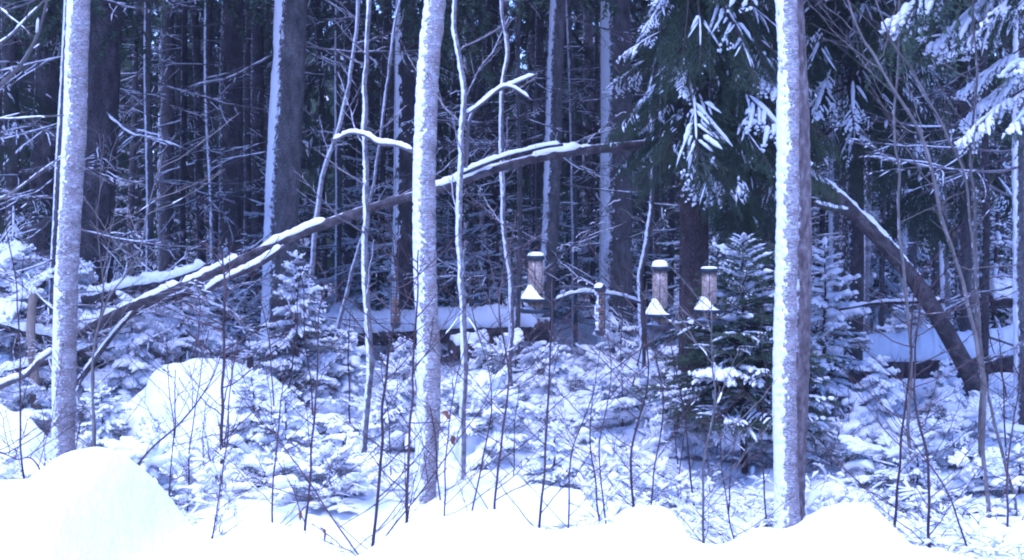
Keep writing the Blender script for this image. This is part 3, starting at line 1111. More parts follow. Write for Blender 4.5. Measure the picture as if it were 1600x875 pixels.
for i, (lab, px, py, h, d, lv, sprd) in enumerate(SS):
    small_spruce(lab, px, py, h, d, lv, i, spread=sprd, trunk_clear=0.27 if "bare lower trunk" in lab else .05, dens=2.6 if "bare lower trunk" in lab else 1.25)


# understorey further back: shared crowns
def under_crown(seed, H=1.6, n=34):
    rng = np.random.default_rng(seed)
    b = Buf()
    tube(b, np.array([[0, 0, 0], [0, 0, H * .5], [0, 0, H]]), [.022, .015, .004], 6, 0)
    for i in range(n):
        u = .05 + .93 * (i + rng.random()) / n
        L = .45 * H * (1 - u) ** .8 + .1
        a = i * 2.399 + rng.normal(0, .3)
        b.stamp(COARSE["young"][rng.integers(4)], frame((math.cos(a), math.sin(a), lerp(-.2, .7, u * u)), (0, 0, H * u), L / .8, rng.normal(0, .2)))
    return b


UNDER = [under_crown(300 + i).mesh("crown", BM) for i in range(3)]
GU = "understorey spruces far back"
rngU = np.random.default_rng(12)
for i in range(64):
    d = rngU.uniform(18.5, 40)
    x = rngU.uniform(-.46, .46) * d
    t = thing("understorey_spruce", "small snow dusted spruce deep between the background trunks", "tree", (x, d, float(gz(x, d)) - .05), GU)
    o = obj("crown", UNDER[i % 3], t)
    s = rngU.uniform(.6, 2.1)
    o.scale = (s, s, s * rngU.uniform(.9, 1.4))
    o.rotation_euler = (rngU.normal(0, .05), rngU.normal(0, .05), rngU.uniform(0, 6.28))


# ------------------------------------------------------------------ thin poles and saplings
def pole(label, pts, d, wpx, mat, seed, name="sapling", nb=10, L0=.5, zb=.5, crust=0.0, group=None, ext=0.0, tw=0.3, up=0.35, cat="sapling"):
    rng = np.random.default_rng(5000 + seed)
    p = px_path(pts, d)
    if p[0][2] > p[-1][2]:
        p = p[::-1]
    base = p[0]
    g = float(gz(base[0], base[1])) - .04
    if base[2] > g + .02:
        dz = base[2] - g
        sl_ = (p[1] - p[0]) / max(p[1][2] - p[0][2], .05)
        p = np.vstack([[base[0] - np.clip(sl_[0], -.5, .5) * dz, base[1], g], p])
    if ext:
        p = extend_up(p, p[-1][2] + ext)
    n = max(40, int((p[-1][2] - p[0][2]) * 40))
    path = spline(p, n)
    path[:, :2] += (np.stack([vnoise(np.stack([path[:, 2] * 2.2, path[:, 2] * 0 + seed * 1.7 + q, path[:, 2] * 0], -1)) for q in (0, 31)], -1) - .5) * .09
    path[:, :2] += (np.stack([vnoise(np.stack([path[:, 2] * 7, path[:, 2] * 0 + seed + q, path[:, 2] * 0], -1)) for q in (0, 50)], -1) - .5) * .012
    r0 = wpx / F * d / 2
    rad = np.interp(np.linspace(0, 1, n), [0, .1, 1], [1.15, 1, .35 if not ext else .5]) * r0
    loc = path[0]
    t = thing(name, label, cat, loc, group)
    tr = obj("stem", trunk_buf(path, rad, 8, r0 * .25, 30).mesh("stem", mat, origin=loc), t)
    if crust:
        f = spline(path, 220)
        obj("snow_crust", crust_buf(f, np.interp(f[:, 2], path[:, 2], rad), 80, crust, seed, .5).mesh("snow_crust", SN, origin=loc), tr)
    if nb:
        zs = path[:, 2]
        ps = []
        for i in range(nb):
            j = int(lerp(zb, .98, (i + rng.random()) / nb) * (n - 1))
            a = rng.uniform(0, 6.28)
            e = rng.normal(up, .25)
            L = L0 * rng.uniform(.4, 1.15)
            q = np.linspace(0, 1, 9)[:, None]
            dr = norm(np.array([math.cos(a), math.sin(a) * .7, e + .25]))
            ps.append(path[j] + dr * L * q + UP * (L * .18) * q ** 2 + np.cumsum(rng.normal(0, .012 * L, (9, 3)), 0) * (q > 0))
        ps = np.array(ps)
        b = Buf()
        rt = max(r0 * tw, .0022)
        multi_tube(b, ps, np.tile(np.linspace(rt, max(rt * .45, .0013), 9), (nb, 1)), 4, 0)
        s1 = grow(ps, .12, lambda u, l: .38 * l * (1 - u) + .03, 42, rng, -.08, .05, start=.2, npt=4)
        multi_tube(b, s1, np.tile(np.linspace(max(rt * .5, .0015), .0011, 4), (len(s1), 1)), 3, 0)
        snow_fingers(b, densify(ps, 18), rt * .6 + .0015, rng, 1, keep=.35 if crust else .15, span=(.08, .28))
        obj("crown", b.mesh("crown", [mat, SN], origin=loc), t)
    return t


TB, AL = M["thin_birch_bark"], M["alder_bark"]
pole("thin wavy snow crusted birch pole standing left of the middle birch",
     [(572, 0), (567, 130), (566, 250), (571, 330), (567, 440), (572, 560), (571, 690), (556, 790)], 9.2, 11, TB, 1, crust=.009, ext=3, nb=12, L0=.6, zb=.3, name="birch_pole")
pole("thin white birch pole right beside the middle birch",
     [(715, 0), (720, 150), (726, 260), (723, 430), (726, 600), (724, 790)], 9.6, 10, TB, 2, crust=.009, ext=3, nb=10, L0=.6, zb=.25, name="birch_pole")
pole("thin frosted pole halfway between the middle birch and the left seed feeder",
     [(786, 0), (790, 250), (798, 450), (800, 600)], 14, 9, TB, 3, crust=.009, ext=2, nb=10, L0=.8, zb=.1, name="birch_pole")
pole("grey pole just left of the snow capped middle seed feeder",
     [(1012, 310), (1004, 400), (1001, 600)], 13.5, 11, AL, 4, crust=.009, ext=1, nb=5, zb=.4, name="birch_pole")
pole("leaning frosted pole right of the frost streaked spruce trunk",
     [(556, 60), (532, 200), (500, 290), (488, 420), (484, 500)], 15, 9, TB, 5, crust=.009, ext=1.5, nb=8, zb=.2, name="birch_pole")
pole("thin leaning pole behind the fallen arch, left of the middle birch",
     [(600, 210), (575, 330), (545, 420), (530, 500)], 15.5, 7, TB, 6, nb=6, ext=1, crust=.008, name="birch_pole")
pole("long curved grey alder stem sweeping up left from the lower right corner",
     [(1330, 0), (1372, 90), (1405, 150), (1443, 230), (1470, 340), (1497, 430), (1530, 600), (1546, 760), (1556, 880)], 8.2, 7, AL, 7, nb=12, zb=.3, L0=.7, ext=.4, name="alder_stem")
pole("second grey alder stem crossing the curved one at the right",
     [(1368, 10), (1420, 110), (1470, 200), (1505, 280), (1515, 380), (1540, 600), (1580, 780), (1590, 870)], 8.6, 5, AL, 8, nb=10, zb=.35, L0=.6, ext=.5, name="alder_stem")
pole("thin upright grey stem left of the crossing alders",
     [(1400, 50), (1392, 200), (1403, 280), (1415, 420), (1420, 560), (1425, 760)], 9.4, 6, AL, 9, nb=9, zb=.35, ext=.4, name="alder_stem")
pole("thin pale upright stem close to the right edge",
     [(1530, 80), (1528, 300), (1532, 500), (1540, 860)], 8.8, 6, AL, 10, nb=8, zb=.4, ext=.4, name="alder_stem")

DK = M["twig_bark"]
ST = [
    ("dark forked sapling rising from the bank's dip left of the middle birch", [(576, 858), (592, 640), (602, 500), (618, 380)], 6.8, 8),
    ("dark sapling crossing the left face of the middle birch", [(630, 806), (645, 640), (652, 480), (656, 390)], 7.4, 7),
    ("dark sapling in front of the snow spruce, left of the thin wavy pole", [(482, 800), (490, 640), (495, 540), (510, 440)], 7.6, 6),
    ("short thin sapling left of the spruce by the bank's dip", [(425, 820), (437, 660), (446, 590)], 7.4, 5),
    ("dark straight sapling in front of the snow mound", [(344, 700), (349, 560), (350, 440), (352, 390)], 9.5, 8),
    ("tall grey sapling close right of the leftmost birch", [(149, 700), (146, 560), (155, 420), (159, 210)], 8.6, 6),
    ("grey leaning sapling right of the leftmost birch, bending to the upper right", [(147, 700), (150, 500), (190, 430), (226, 370), (245, 240)], 8.4, 6),
    ("thin sapling leaning right over the left hump of the bank", [(212, 732), (285, 660), (330, 600), (348, 550)], 7.0, 5),
    ("thin arching sapling with long shoot in front of the mound's foot", [(330, 846), (352, 700), (360, 600), (365, 520)], 7.0, 4),
    ("thin twiggy sapling leaning left in the bank's dip", [(560, 870), (500, 760), (430, 690), (380, 640)], 6.6, 4),
    ("dark sapling in front of the gap right of the thin white pole", [(768, 802), (783, 640), (790, 500), (797, 330)], 7.4, 6),
    ("slim sapling just right of the one by the thin white pole", [(742, 800), (762, 660), (752, 540), (744, 420)], 7.7, 4),
    ("dark sapling below the left seed feeder", [(842, 826), (858, 640), (866, 520), (868, 440)], 7.5, 6),
    ("thin sapling below the right wire cage feeder, left one", [(892, 822), (905, 690), (925, 600), (938, 540)], 7.6, 4),
    ("thin sapling below the right wire cage feeder, right one", [(945, 818), (938, 700), (945, 590), (948, 520)], 7.8, 4),
    ("dark sapling left of the bank's square lump", [(990, 795), (995, 680), (1004, 580), (1014, 440)], 7.6, 6),
    ("thin sapling right behind the bank's square lump", [(1012, 795), (1030, 650), (1020, 560), (1018, 500)], 7.8, 4),
    ("pale straight sapling in front of the dark green spruce", [(1103, 850), (1108, 700), (1102, 560), (1098, 470)], 7.6, 6),
    ("thin sapling right of the pale one before the dark green spruce", [(1145, 845), (1130, 740), (1128, 640)], 7.6, 4),
    ("dark sapling right of the bank's right hump, taller and redder", [(1400, 790), (1408, 640), (1420, 520), (1432, 420)], 8.0, 6),
    ("red brown sapling mid way between birch and alder stems at lower right", [(1448, 848), (1440, 690), (1436, 560), (1440, 430)], 7.4, 7),
    ("thin twiggy sapling leaning left near the alder stems", [(1500, 862), (1480, 760), (1440, 700), (1400, 640)], 7.6, 4),
    ("thin sapling in the lower right, between the alder stems", [(1562, 875), (1570, 760), (1580, 650), (1590, 560)], 8.0, 5),
    ("slim sapling behind the bank left of the straight birch", [(1190, 826), (1182, 700), (1186, 600), (1180, 520)], 8.4, 4),
    ("thin sapling close right of the middle birch's foot", [(690, 806), (700, 690), (716, 600), (730, 520)], 7.9, 4),
    ("dark thin sapling rising before the snow mound's left side", [(265, 790), (270, 690), (258, 600), (262, 520)], 7.4, 3.5),
    ("dark thin sapling against the left brush heap", [(40, 755), (30, 620), (24, 480), (12, 300)], 8.5, 5),
    ("slim sapling crossing the snow on the bank's left flat", [(-5, 700), (30, 715), (75, 735)], 6.5, 4),
    ("dark shoot leaning right across the lower middle birch", [(590, 850), (660, 760), (740, 660), (800, 600)], 6.8, 4),
]
for i, (lab, pts, d, w) in enumerate(ST):
    w = w * .8
    pole(lab, pts, d, w, AL if lab.startswith(("tall grey", "grey", "pale")) else DK, 40 + i, nb=14 if w > 4 else 10, L0=.5, zb=.2,
         group="bare saplings behind the snow bank", tw=.38)
# smaller nameless stems that look alike
rngS = np.random.default_rng(21)
for i in range(46):
    d = rngS.uniform(8.2, 13.5)
    px = rngS.uniform(-20, 1620)
    by = HOR + F * (CAMZ - float(gz((px - 800) / F * d, d))) / d
    h = rngS.uniform(80, 300)
    lx = rngS.normal(0, 30)
    pole("thin bare twiggy shoot poking out of the undergrowth snow", [(px, by), (px + lx * .4, by - h * .5), (px + lx, by - h)], d, rngS.uniform(2.2, 4.2), DK, 200 + i,
         nb=8, L0=.3, zb=.15, group="thin shoots in the undergrowth", cat="shoot", name="shoot")


# top-left bare branches: a small tree standing left of the frame
def left_branches():
    rng = np.random.default_rng(8)
    d = 8.2
    base = P(-110, 400, d)
    g = float(gz(base[0], d)) - .04
    loc = np.array([base[0], d, g])
    t = thing("bare_tree", "leafless small tree whose pale bare branches enter the top left corner", "tree", loc)
    st = spline(np.array([[0, 0, 0], [.05, 0, 1], [.02, .05, 2.2], [-.05, 0, 4.5]]), 60)
    obj("trunk", trunk_buf(st, np.linspace(.045, .015, 60), 12, .006, 25).mesh("trunk", AL), t)
    for pts, w in (([(-105, 260), (-40, 170), (0, 133), (35, 98), (62, 45), (78, -20)], 9), ([(-100, 110), (-30, 80), (10, 60), (45, 25), (70, 0)], 6),
                   ([(-105, 20), (-20, 5), (20, 30), (45, 50)], 4), ([(-105, 230), (-20, 190), (30, 185), (100, 180)], 5), ([(-100, 330), (0, 310), (60, 270), (95, 245)], 5)):
        p = spline(px_path(pts, d), 40)
        b = Buf()
        tube(b, p, np.linspace(w, w * .5, 40) / F * d / 2, 8, 0, .003, 40)
        s1 = grow(p[None], .22, lambda u, l: .35 * l * (1 - u) + .08, 45, rng, 0, .05, npt=6)
        multi_tube(b, s1, np.tile(np.linspace(.004, .0015, 6), (len(s1), 1)), 4, 0)
        snow_fingers(b, p[None], w / F * d * .45, rng, 1, k=7)
        snow_fingers(b, s1, .005, rng, 1, keep=.5)
        obj("branch", b.mesh("branch", [AL, SN], origin=loc), t)


left_branches()


# ------------------------------------------------------------------ fallen wood
def fallen(name, label, cat, path, rad, mat, snow, seed, k=16, cover=.55, group=None, twigs=0, flat=.75, rough=None, Ltw=.7):
    rng = np.random.default_rng(7000 + seed)
    path = np.asarray(path)
    n = len(path)
    rad = np.broadcast_to(np.asarray(rad, float), (n,))
    loc = path[0].copy()
    t = thing(name, label, cat, loc, group)
    st = obj("stem", trunk_buf(path, rad, k, (rough if rough is not None else float(rad.mean()) * .3), 14).mesh("stem", mat, origin=loc), t)
    if snow > 0:
        b = Buf()
        nn = n * 3
        fp = spline(path, nn)
        fr_ = np.interp(np.linspace(0, 1, nn), np.linspace(0, 1, n), rad)
        nz = fbm(np.stack([np.arange(nn) * .11 + seed * 5.1, np.zeros(nn), np.zeros(nn)], -1), 3)
        T = norm(np.gradient(fp, axis=0))
        amt = smooth(.0, .22, nz - (.75 - cover)) * np.clip(1.3 - np.abs(T[:, 2]) * .75, .45, 1)
        ee = np.linspace(0, 1, nn)
        amt = amt * smooth(0, .06, ee) * smooth(0, .10, 1 - ee)
        r = fr_ * (.93 + (.25 if snow > .1 else 0)) * (.35 + .65 * amt)
        th = np.linspace(0, 2 * math.pi, 17)[:-1]
        U = norm(np.cross(T, UP))
        up = norm(UP - T * T[:, 2:3] * .8)
        c = fp + up * (fr_ * (.55 * amt - .35 * (1 - amt)))[:, None]
        sn = np.sin(th)[None, :]
        hgt = np.where(sn > 0, sn * (r * .55 + snow * amt)[:, None], sn * (r * .6)[:, None])
        V = c[:, None] + U[:, None] * (np.cos(th)[None] * r[:, None])[..., None] + up[:, None] * hgt[..., None]
        V = V + up[:, None] * (((fbm(V * (9 if snow < .1 else 4) + seed) - .5) * 1.3 + (fbm(V * 28 + seed, 2) - .5) * .8) * min(snow, .10) * (sn > 0) * amt[:, None])[..., None]
        V = V + U[:, None] * ((fbm(V * 22 + seed + 9, 2) - .5) * np.minimum(fr_, .06)[:, None] * .5)[..., None]
        b.add(V.reshape(-1, 3), ring_faces(1, nn, 16))
        for e in (0, nn - 1):
            b.add(np.vstack([V[e], V[e].mean(0)]), np.stack([np.arange(16), (np.arange(16) + 1) % 16, np.full(16, 16)], -1))
        obj("snow", b.mesh("snow", SN, origin=loc), st)
    for i in range(twigs):
        j = rng.integers(int(n * .1), n - 2)
        a = rng.uniform(0, 6.28)
        dr = np.array([math.cos(a), math.sin(a) * .6, rng.uniform(-.3, .9)])
        obj("side_branch", DEAD[rng.integers(len(DEAD))], t, frame(dr, path[j] - loc, Ltw * rng.uniform(.35, 1), rng.normal(0, .5)))
    return t


arch = spline(px_path([(1600, 760, 11.9), (1556, 680, 11.8), (1522, 600, 11.7), (1488, 535, 11.6), (1440, 455, 11.5), (1385, 385, 11.4), (1330, 330, 11.3), (1280, 288, 11.2),
                       (1215, 250, 11.45), (1160, 230, 11.6), (1060, 224, 11.7), (950, 231, 11.7), (870, 241, 11.6), (790, 259, 11.5), (700, 290, 11.4),
                       (600, 319, 11.4), (500, 353, 11.45), (400, 395, 11.6), (330, 428, 11.8), (260, 456, 12.0), (180, 490, 12.2), (110, 530, 12.4)], 11), 130)
ar = np.interp(np.linspace(0, 1, 130), [0, .12, .3, .42, .6, .85, 1], [.084, .072, .060, .041, .037, .037, .033])
fallen("fallen_tree", "long bent dead tree arching across the whole clearing with snow along its back", "fallen tree", arch, ar, M["log_bark"], .032, 1, k=20, cover=.45, twigs=0)
b2 = spline(px_path([(690, 293, 11.4), (730, 268, 11.4), (790, 245, 11.4), (850, 230, 11.45), (880, 226, 11.45)], 11), 40)
fallen("snowy_branch", "slim snowy branch lying along the top of the arch right of the middle birch", "branch", b2, np.linspace(.022, .012, 40), M["log_bark"], .02, 2, k=8, cover=.6)
b3 = spline(px_path([(648, 238, 8.75), (620, 227, 8.85), (592, 224, 9.0), (572, 212, 9.1), (548, 208, 9.15), (530, 216, 9.2), (518, 219, 9.2)], 9), 30)
fallen("snowy_branch", "thick snow padded branch lodged between the middle birch and the thin wavy pole", "branch", b3, np.linspace(.014, .007, 30), M["dead_wood"], .017, 3, k=8, cover=.6)
b4 = spline(px_path([(728, 262, 9.6), (735, 185, 9.65), (765, 150, 9.7), (805, 130, 9.75), (840, 115, 9.8)], 9.6), 30)
fallen("snowy_branch", "curved snowy branch bowing up to the right from the thin white pole", "branch", b4, np.linspace(.014, .007, 30), M["dead_wood"], .018, 4, k=8, cover=.7)
b5 = spline(px_path([(727, 180, 9.6), (755, 160, 9.65), (790, 135, 9.7), (830, 155, 9.75)], 9.6), 30)
fallen("snowy_branch", "short drooping snowy branch at the upper part of the thin white pole", "branch", b5, np.linspace(.012, .006, 30), M["dead_wood"], .018, 5, k=8, cover=.7)
b6 = spline(px_path([(865, 470, 13), (900, 458, 13), (940, 459, 13.1), (970, 463, 13.2), (1003, 474, 13.4)], 13), 30)
fallen("snowy_branch", "slender snow covered branch passing behind the right wire cage feeder", "branch", b6, np.linspace(.012, .012, 30), M["dead_wood"], .025, 6, k=8, cover=.8)
b7 = spline(px_path([(-60, 640, 9.5), (0, 603, 9.5), (40, 585, 9.6), (66, 560, 9.6), (86, 545, 9.7)], 9.5), 30)
fallen("snowy_branch", "bare curved branch reaching from the left edge to the leftmost birch", "branch", b7, np.linspace(.032, .016, 30), M["alder_bark"], .014, 7, k=10, cover=.6)
b8 = spline(px_path([(1475, 470, 11.5), (1420, 472, 11.7), (1370, 474, 12), (1310, 484, 12.2)], 12), 30)
fallen("snowy_branch", "dark thin branch stretching left from the arch's right leg above the right log", "branch", b8, np.linspace(.022, .01, 30), M["log_bark"], .015, 8, k=8, cover=.5)
b9 = spline(px_path([(1340, 330, 11.3), (1310, 328, 11.2), (1270, 318, 11.0)], 11), 20)
fallen("snowy_branch", "broken stub sticking left from the arch beside the straight birch", "branch", b9, np.linspace(.03, .018, 20), M["log_bark"], .018, 9, k=8, cover=.7)
b10 = spline(px_path([(445, 385, 11.5), (400, 415, 11.4), (345, 440, 11.5), (318, 460, 11.6)], 11.5), 24)
fallen("snowy_branch", "snowy side limb splitting off below the arch's left end", "branch", b10, np.linspace(.028, .02, 24), M["log_bark"], .03, 10, k=8, cover=.75)

# logs lying at the back
lg = spline(px_path([(425, 528, 18.2), (520, 524, 18), (640, 520, 17.8), (760, 514, 17.6), (860, 515, 17.5)], 18), 60)
fallen("snowy_log", "long fallen log under thick snow behind the middle birch", "log", lg, .15, M["log_bark"], .11, 11, k=18, cover=.95)
lg = spline(px_path([(1290, 572, 15.4), (1400, 568, 15.2), (1480, 564, 15.1), (1600, 556, 15), (1680, 552, 15)], 16), 60)
fallen("snowy_log", "big fallen log with a thick snow roll, right of the straight birch", "log", lg, .17, M["log_bark"], .13, 12, k=18, cover=.98)
lg = spline(px_path([(1545, 470, 19), (1600, 466, 19), (1680, 462, 19)], 19), 20)
fallen("snowy_log", "snow padded log end at the right edge above the big log", "log", lg, .12, M["log_bark"], .12, 13, k=14, cover=.98)
lg = spline(px_path([(705, 545, 15.9), (735, 540, 16), (765, 537, 16.1)], 16), 16)
fallen("snowy_log", "short dark broken log end right behind the thin white pole", "log", lg, .10, M["brown_bark"], .05, 14, k=14, cover=.9)

# the brush heap at the left
rngB = np.random.default_rng(31)
BR = [
    ("thick snowy limb lying at the top of the brush heap", [(130, 470), (200, 452), (270, 438), (330, 415)], 13.2, .06, .06),
    ("snow padded limb slanting down in the brush heap behind the leftmost birch", [(120, 520), (180, 500), (250, 470), (300, 455)], 12.8, .055, .06),
    ("dark limb low in the brush heap left of the leftmost birch", [(-20, 500), (40, 520), (85, 530), (140, 560)], 12.6, .05, .05),
    ("snowy limb at the left edge's upper brush", [(-30, 420), (20, 430), (70, 440), (130, 462)], 13.8, .04, .06),
    ("snowy limb crossing low behind the left edge's curved branch", [(-30, 590), (40, 575), (90, 560), (150, 540)], 12.4, .04, .05),
    ("steep snowy stick rising left of the leftmost birch", [(30, 600), (48, 540), (60, 480), (70, 430)], 13.0, .03, .02),
    ("snow laden bent bough piece at the heap's left top", [(-20, 395), (10, 400), (40, 430), (60, 470)], 13.4, .035, .07),
    ("snowy stick between the leftmost birch and the smothered spruce", [(120, 600), (150, 560), (180, 520), (215, 480)], 12.3, .025, .03),
]
for i, (lab, pts, d, r, s) in enumerate(BR):
    p = spline(px_path(pts, d), 40)
    fallen("fallen_limb", lab, "branch", p, np.linspace(r, r * .6, 40), M["log_bark"], s, 20 + i, k=12, cover=.85, twigs=7, group="limbs of the brush heap", Ltw=.6)
GBR = "loose dead branches heaped left"
for i in range(30):
    d = rngB.uniform(12.2, 14.5)
    px, py = rngB.uniform(-30, 330), rngB.uniform(420, 620)
    if px > 230:
        py = rngB.uniform(420, 560)
    a = rngB.uniform(0, 6.28)
    p = P(px, py, d)
    p[2] = max(p[2], float(gz(p[0], d)) + .02)
    o = obj("dead_branch", DEAD[i % 7], None, frame((math.cos(a), math.sin(a), rngB.normal(-.1, .35)), p, rngB.uniform(.5, 1), rngB.uniform(0, 6.28)))
    tag(o, "twiggy dead branch tangled in the snowy brush heap on the left", "branch", GBR)


# stumps, mound
def stump(label, px, py, hpx, wpx, d, mat, seed, snow=.03):
    base = P(px, py, d)
    g = float(gz(base[0], d)) - .05
    H = P(px, py - hpx, d)[2]
    r = wpx / F * d / 2
    rng = np.random.default_rng(seed)
    loc = np.array([base[0], d, g])
    t = thing("broken_stump", label, "stump", loc)
    zz = np.linspace(0, H - g, 24)
    path = np.stack([.02 * np.sin(zz * 5), zz * 0, zz], -1)
    b = Buf()
    th = np.arange(18) / 18 * 6.2832
    rr = r * np.interp(zz / zz[-1], [0, .3, 1], [1.3, 1, .8])
    V = path[:, None] + np.stack([np.cos(th), np.sin(th), 0 * th], -1)[None] * rr[:, None, None]
    V[-6:, :, 2] += (rng.random(18) * .6 * r * 2)[None] * np.linspace(0, 1, 6)[:, None]
    V = V + (fbm(V * 25 + seed) - .5)[..., None] * r * .4 * np.array([1, 1, 0])
    b.add(V.reshape(-1, 3), ring_faces(1, 24, 18))
    b.add(np.vstack([V[-1], V[-1].mean(0) - [0, 0, r]]), np.stack([np.arange(18), (np.arange(18) + 1) % 18, np.full(18, 18)], -1))
    obj("wood", b.mesh("wood", mat), t)
    if snow:
        s = Buf()
        lathe(s, [(r * .05, snow * 2.2), (r * .5, snow * 2), (r * .85, snow), (r * .9, 0), (r * .6, -.02)], 14, 0, (0, 0, H - g + r * .3))
        obj("snow_cap", s.mesh("snow_cap", SN), t)


stump("pale splintered stump in the brush heap left of the leftmost birch", 52, 510, 50, 16, 12.4, M["pale_wood"], 1)
stump("small dark brown stub poking from the top of the snow mound", 393, 600, 40, 13, 12.0, M["brown_bark"], 2, 0)


def mound(name, label, px, py, wpx, hpx, d, seed, depth=.8, mat=SN):
    c = P(px, py, d)
    g = float(gz(c[0], d))
    rx = wpx / F * d / 2
    H = P(px, py - hpx, d)[2] - g
    n, k = 26, 56
    ph = np.linspace(0, math.pi / 2, n)
    th = np.arange(k) / k * 6.2832
    D = np.stack([np.sin(ph)[:, None] * np.cos(th), np.sin(ph)[:, None] * np.sin(th), np.broadcast_to(np.cos(ph)[:, None], (n, k))], -1)
    S = D * np.array([rx, rx * depth, H + .15])
    S = S * (1 + (fbm(D * 1.6 + seed * 3.7, 2) - .5) * .16)[..., None]
    S = S + D * ((fbm(D * 3.2 + seed, 3) - .5) * .20 * min(1, H / .6))[..., None]
    S[..., 0] -= S[..., 2] * .22
    S[..., 2] -= .15
    b = Buf().add(S.reshape(-1, 3), ring_faces(1, n, k))
    t = thing(name, label, "boulder", (c[0], d, g))
    rock = Buf()
    R = S * .9
    R[..., 2] -= .03
    rock.add(R.reshape(-1, 3), ring_faces(1, n, k))
    r = obj("rock", rock.mesh("rock", M["stone"]), t)
    obj("snow_cover", b.mesh("snow_cover", mat), r)
    return t


mound("snowy_boulder", "large smooth snow covered boulder between leftmost birch and thin wavy pole", 362, 700, 330, 140, 12.0, 1)
mound("snowy_boulder", "round snow covered hump behind the left end of the back log", 562, 510, 82, 45, 19.0, 2)
mound("snowy_boulder", "rounded snow hump right of the middle birch's foot", 745, 725, 120, 72, 11.0, 3)
mound("snowy_boulder", "low snow hump left of the leftmost birch's foot", 15, 720, 190, 85, 10.5, 4)
mound("snowy_boulder", "snow hump below the leaning right leg of the arch", 1500, 690, 90, 85, 12.6, 5)
mound("snowy_boulder", "low snow hump in front of the left end of the back log", 455, 600, 90, 40, 15.0, 6)


# knee-high bushes bowed under snow
def bush_buf(seed):
    rng = np.random.default_rng(seed)
    b = Buf()
    H = .5
    hv = [HEAVY[k] for k in range(len(HEAVY))]
    for i in range(22):
        u = (i + rng.random()) / 22
        a = i * 2.399 + rng.normal(0, .4)
        L = .42 * (1 - u) ** .6 + .12
        b.stamp(hv[rng.integers(len(hv))], frame((math.cos(a), math.sin(a), lerp(-.35, 1.0, u * u) + rng.normal(0, .35)), (rng.normal(0, .06), rng.normal(0, .06), H * u), L / .5 * rng.uniform(.6, 1.2), rng.normal(0, .6)))
    return b


HEAVY = [bough(0.5, "young", (.4, 1.0, 1.6, 2.4)[i], 400 + i, 1.8) for i in range(4)]
BUSH = [bush_buf(420 + i).mesh("foliage", BM) for i in range(4)]


def brush_buf(seed):
    rng = np.random.default_rng(seed)
    b = Buf()
    for i in range(11):
        a = rng.uniform(0, 6.28)
        b.stamp(DEADB[rng.integers(len(DEADB))], frame((math.cos(a), math.sin(a), rng.uniform(.1, 1.4)), (rng.normal(0, .12), rng.normal(0, .12), 0), rng.uniform(.22, .5), rng.uniform(0, 6.28)))
    n = 26                                                    # soft pads of snow caught in the tangle
    c = np.stack([rng.normal(0, .2, n), rng.normal(0, .2, n), rng.uniform(.02, .36, n)], -1)
    a = rng.uniform(0, 6.28, n)
    dd = np.stack([np.cos(a), np.sin(a), rng.normal(-.2, .3, n)], -1)
    L = rng.uniform(.06, .22, n)
    p = c[:, None] + dd[:, None] * (L[:, None] * np.linspace(-.5, .5, 7))[..., None]
    p[..., 2] -= (np.linspace(-1, 1, 7) ** 2)[None] * L[:, None] * .2
    snow_fingers(b, p, .036, rng, 1, k=9)
    return b


BRUSH = [brush_buf(460 + i).mesh("foliage", [M["dead_wood"], SN]) for i in range(3)]
rngH = np.random.default_rng(61)
for i in range(132):
    d = rngH.uniform(9.4, 17.5) if i % 6 else rngH.uniform(8.2, 9.4)
    px = rngH.uniform(-40, 1640)
    if (45 < px < 175 or 610 < px < 760 or 1180 < px < 1270) and d < 10.6:
        continue
    if 235 < px < 470 and 10.2 < d < 12.3 or 1080 < px < 1220 and d < 13 or px > 1280 and d > 13.2 or 420 < px < 860 and d > 15.5:
        continue
    x = (px - 800) / F * d
    t = thing("snowy_bush", "low bush bowed down under clumps of snow on the forest floor", "bush", (x, d, float(gz(x, d)) - .04), "snow bowed bushes")
    o = obj("foliage", BRUSH[i % 3] if i % 5 in (1, 3) else BUSH[i % 4], t)
    s_ = rngH.uniform(.4, 1.2)
    o.scale = (s_ * rngH.uniform(.9, 1.4), s_ * rngH.uniform(.9, 1.3), s_ * rngH.uniform(.6, 1.1))
    o.rotation_euler = (rngH.normal(0, .12), rngH.normal(0, .12), rngH.uniform(0, 6.28))
def heap_crown(seed, H=1.2, n=36):
    rng = np.random.default_rng(seed)
    b = Buf()
    tube(b, np.array([[0, 0, 0], [0, 0, H * .5], [0, 0, H]]), [.022, .015, .004], 6, 0)
    for i in range(n):
        u = (i + rng.random()) / n
        a = i * 2.399 + rng.normal(0, .4)
        L = .42 * (1 - u) ** .5 + .15
        b.stamp(HEAVY[rng.integers(1, 4)], frame((math.cos(a), math.sin(a), lerp(-.4, .8, u ** 3) + rng.normal(0, .25)), (rng.normal(0, .05), rng.normal(0, .05), H * u), L / .5 * rng.uniform(.7, 1.1), rng.normal(0, .4)))
    return b


HEAPC = [heap_crown(480 + i).mesh("foliage", BM) for i in range(2)]
# and those buried in the brush heap
for i in range(34):
    d = rngH.uniform(13.0, 15.5)
    px, py = rngH.uniform(-40, 300), rngH.uniform(430, 620)
    if i > 21:
        px, py, d = rngH.uniform(-40, 130), rngH.uniform(385, 480), rngH.uniform(12.8, 14)
    p = P(px, py, d)
    g = float(gz(p[0], d)) - .05
    t = thing("snowy_bush", "snow clad spruce bush in the brush heap behind the leftmost birch", "bush", (p[0], d, g), "bushes in the brush heap")
    o = obj("foliage", HEAPC[i % 2], t)
    hh = max(p[2] - g, .3)
    o.scale = (min(1.3, .5 + hh * .6), min(1.3, .5 + hh * .6), hh / 1.2)
    o.rotation_euler = (0, 0, rngH.uniform(0, 6.28))


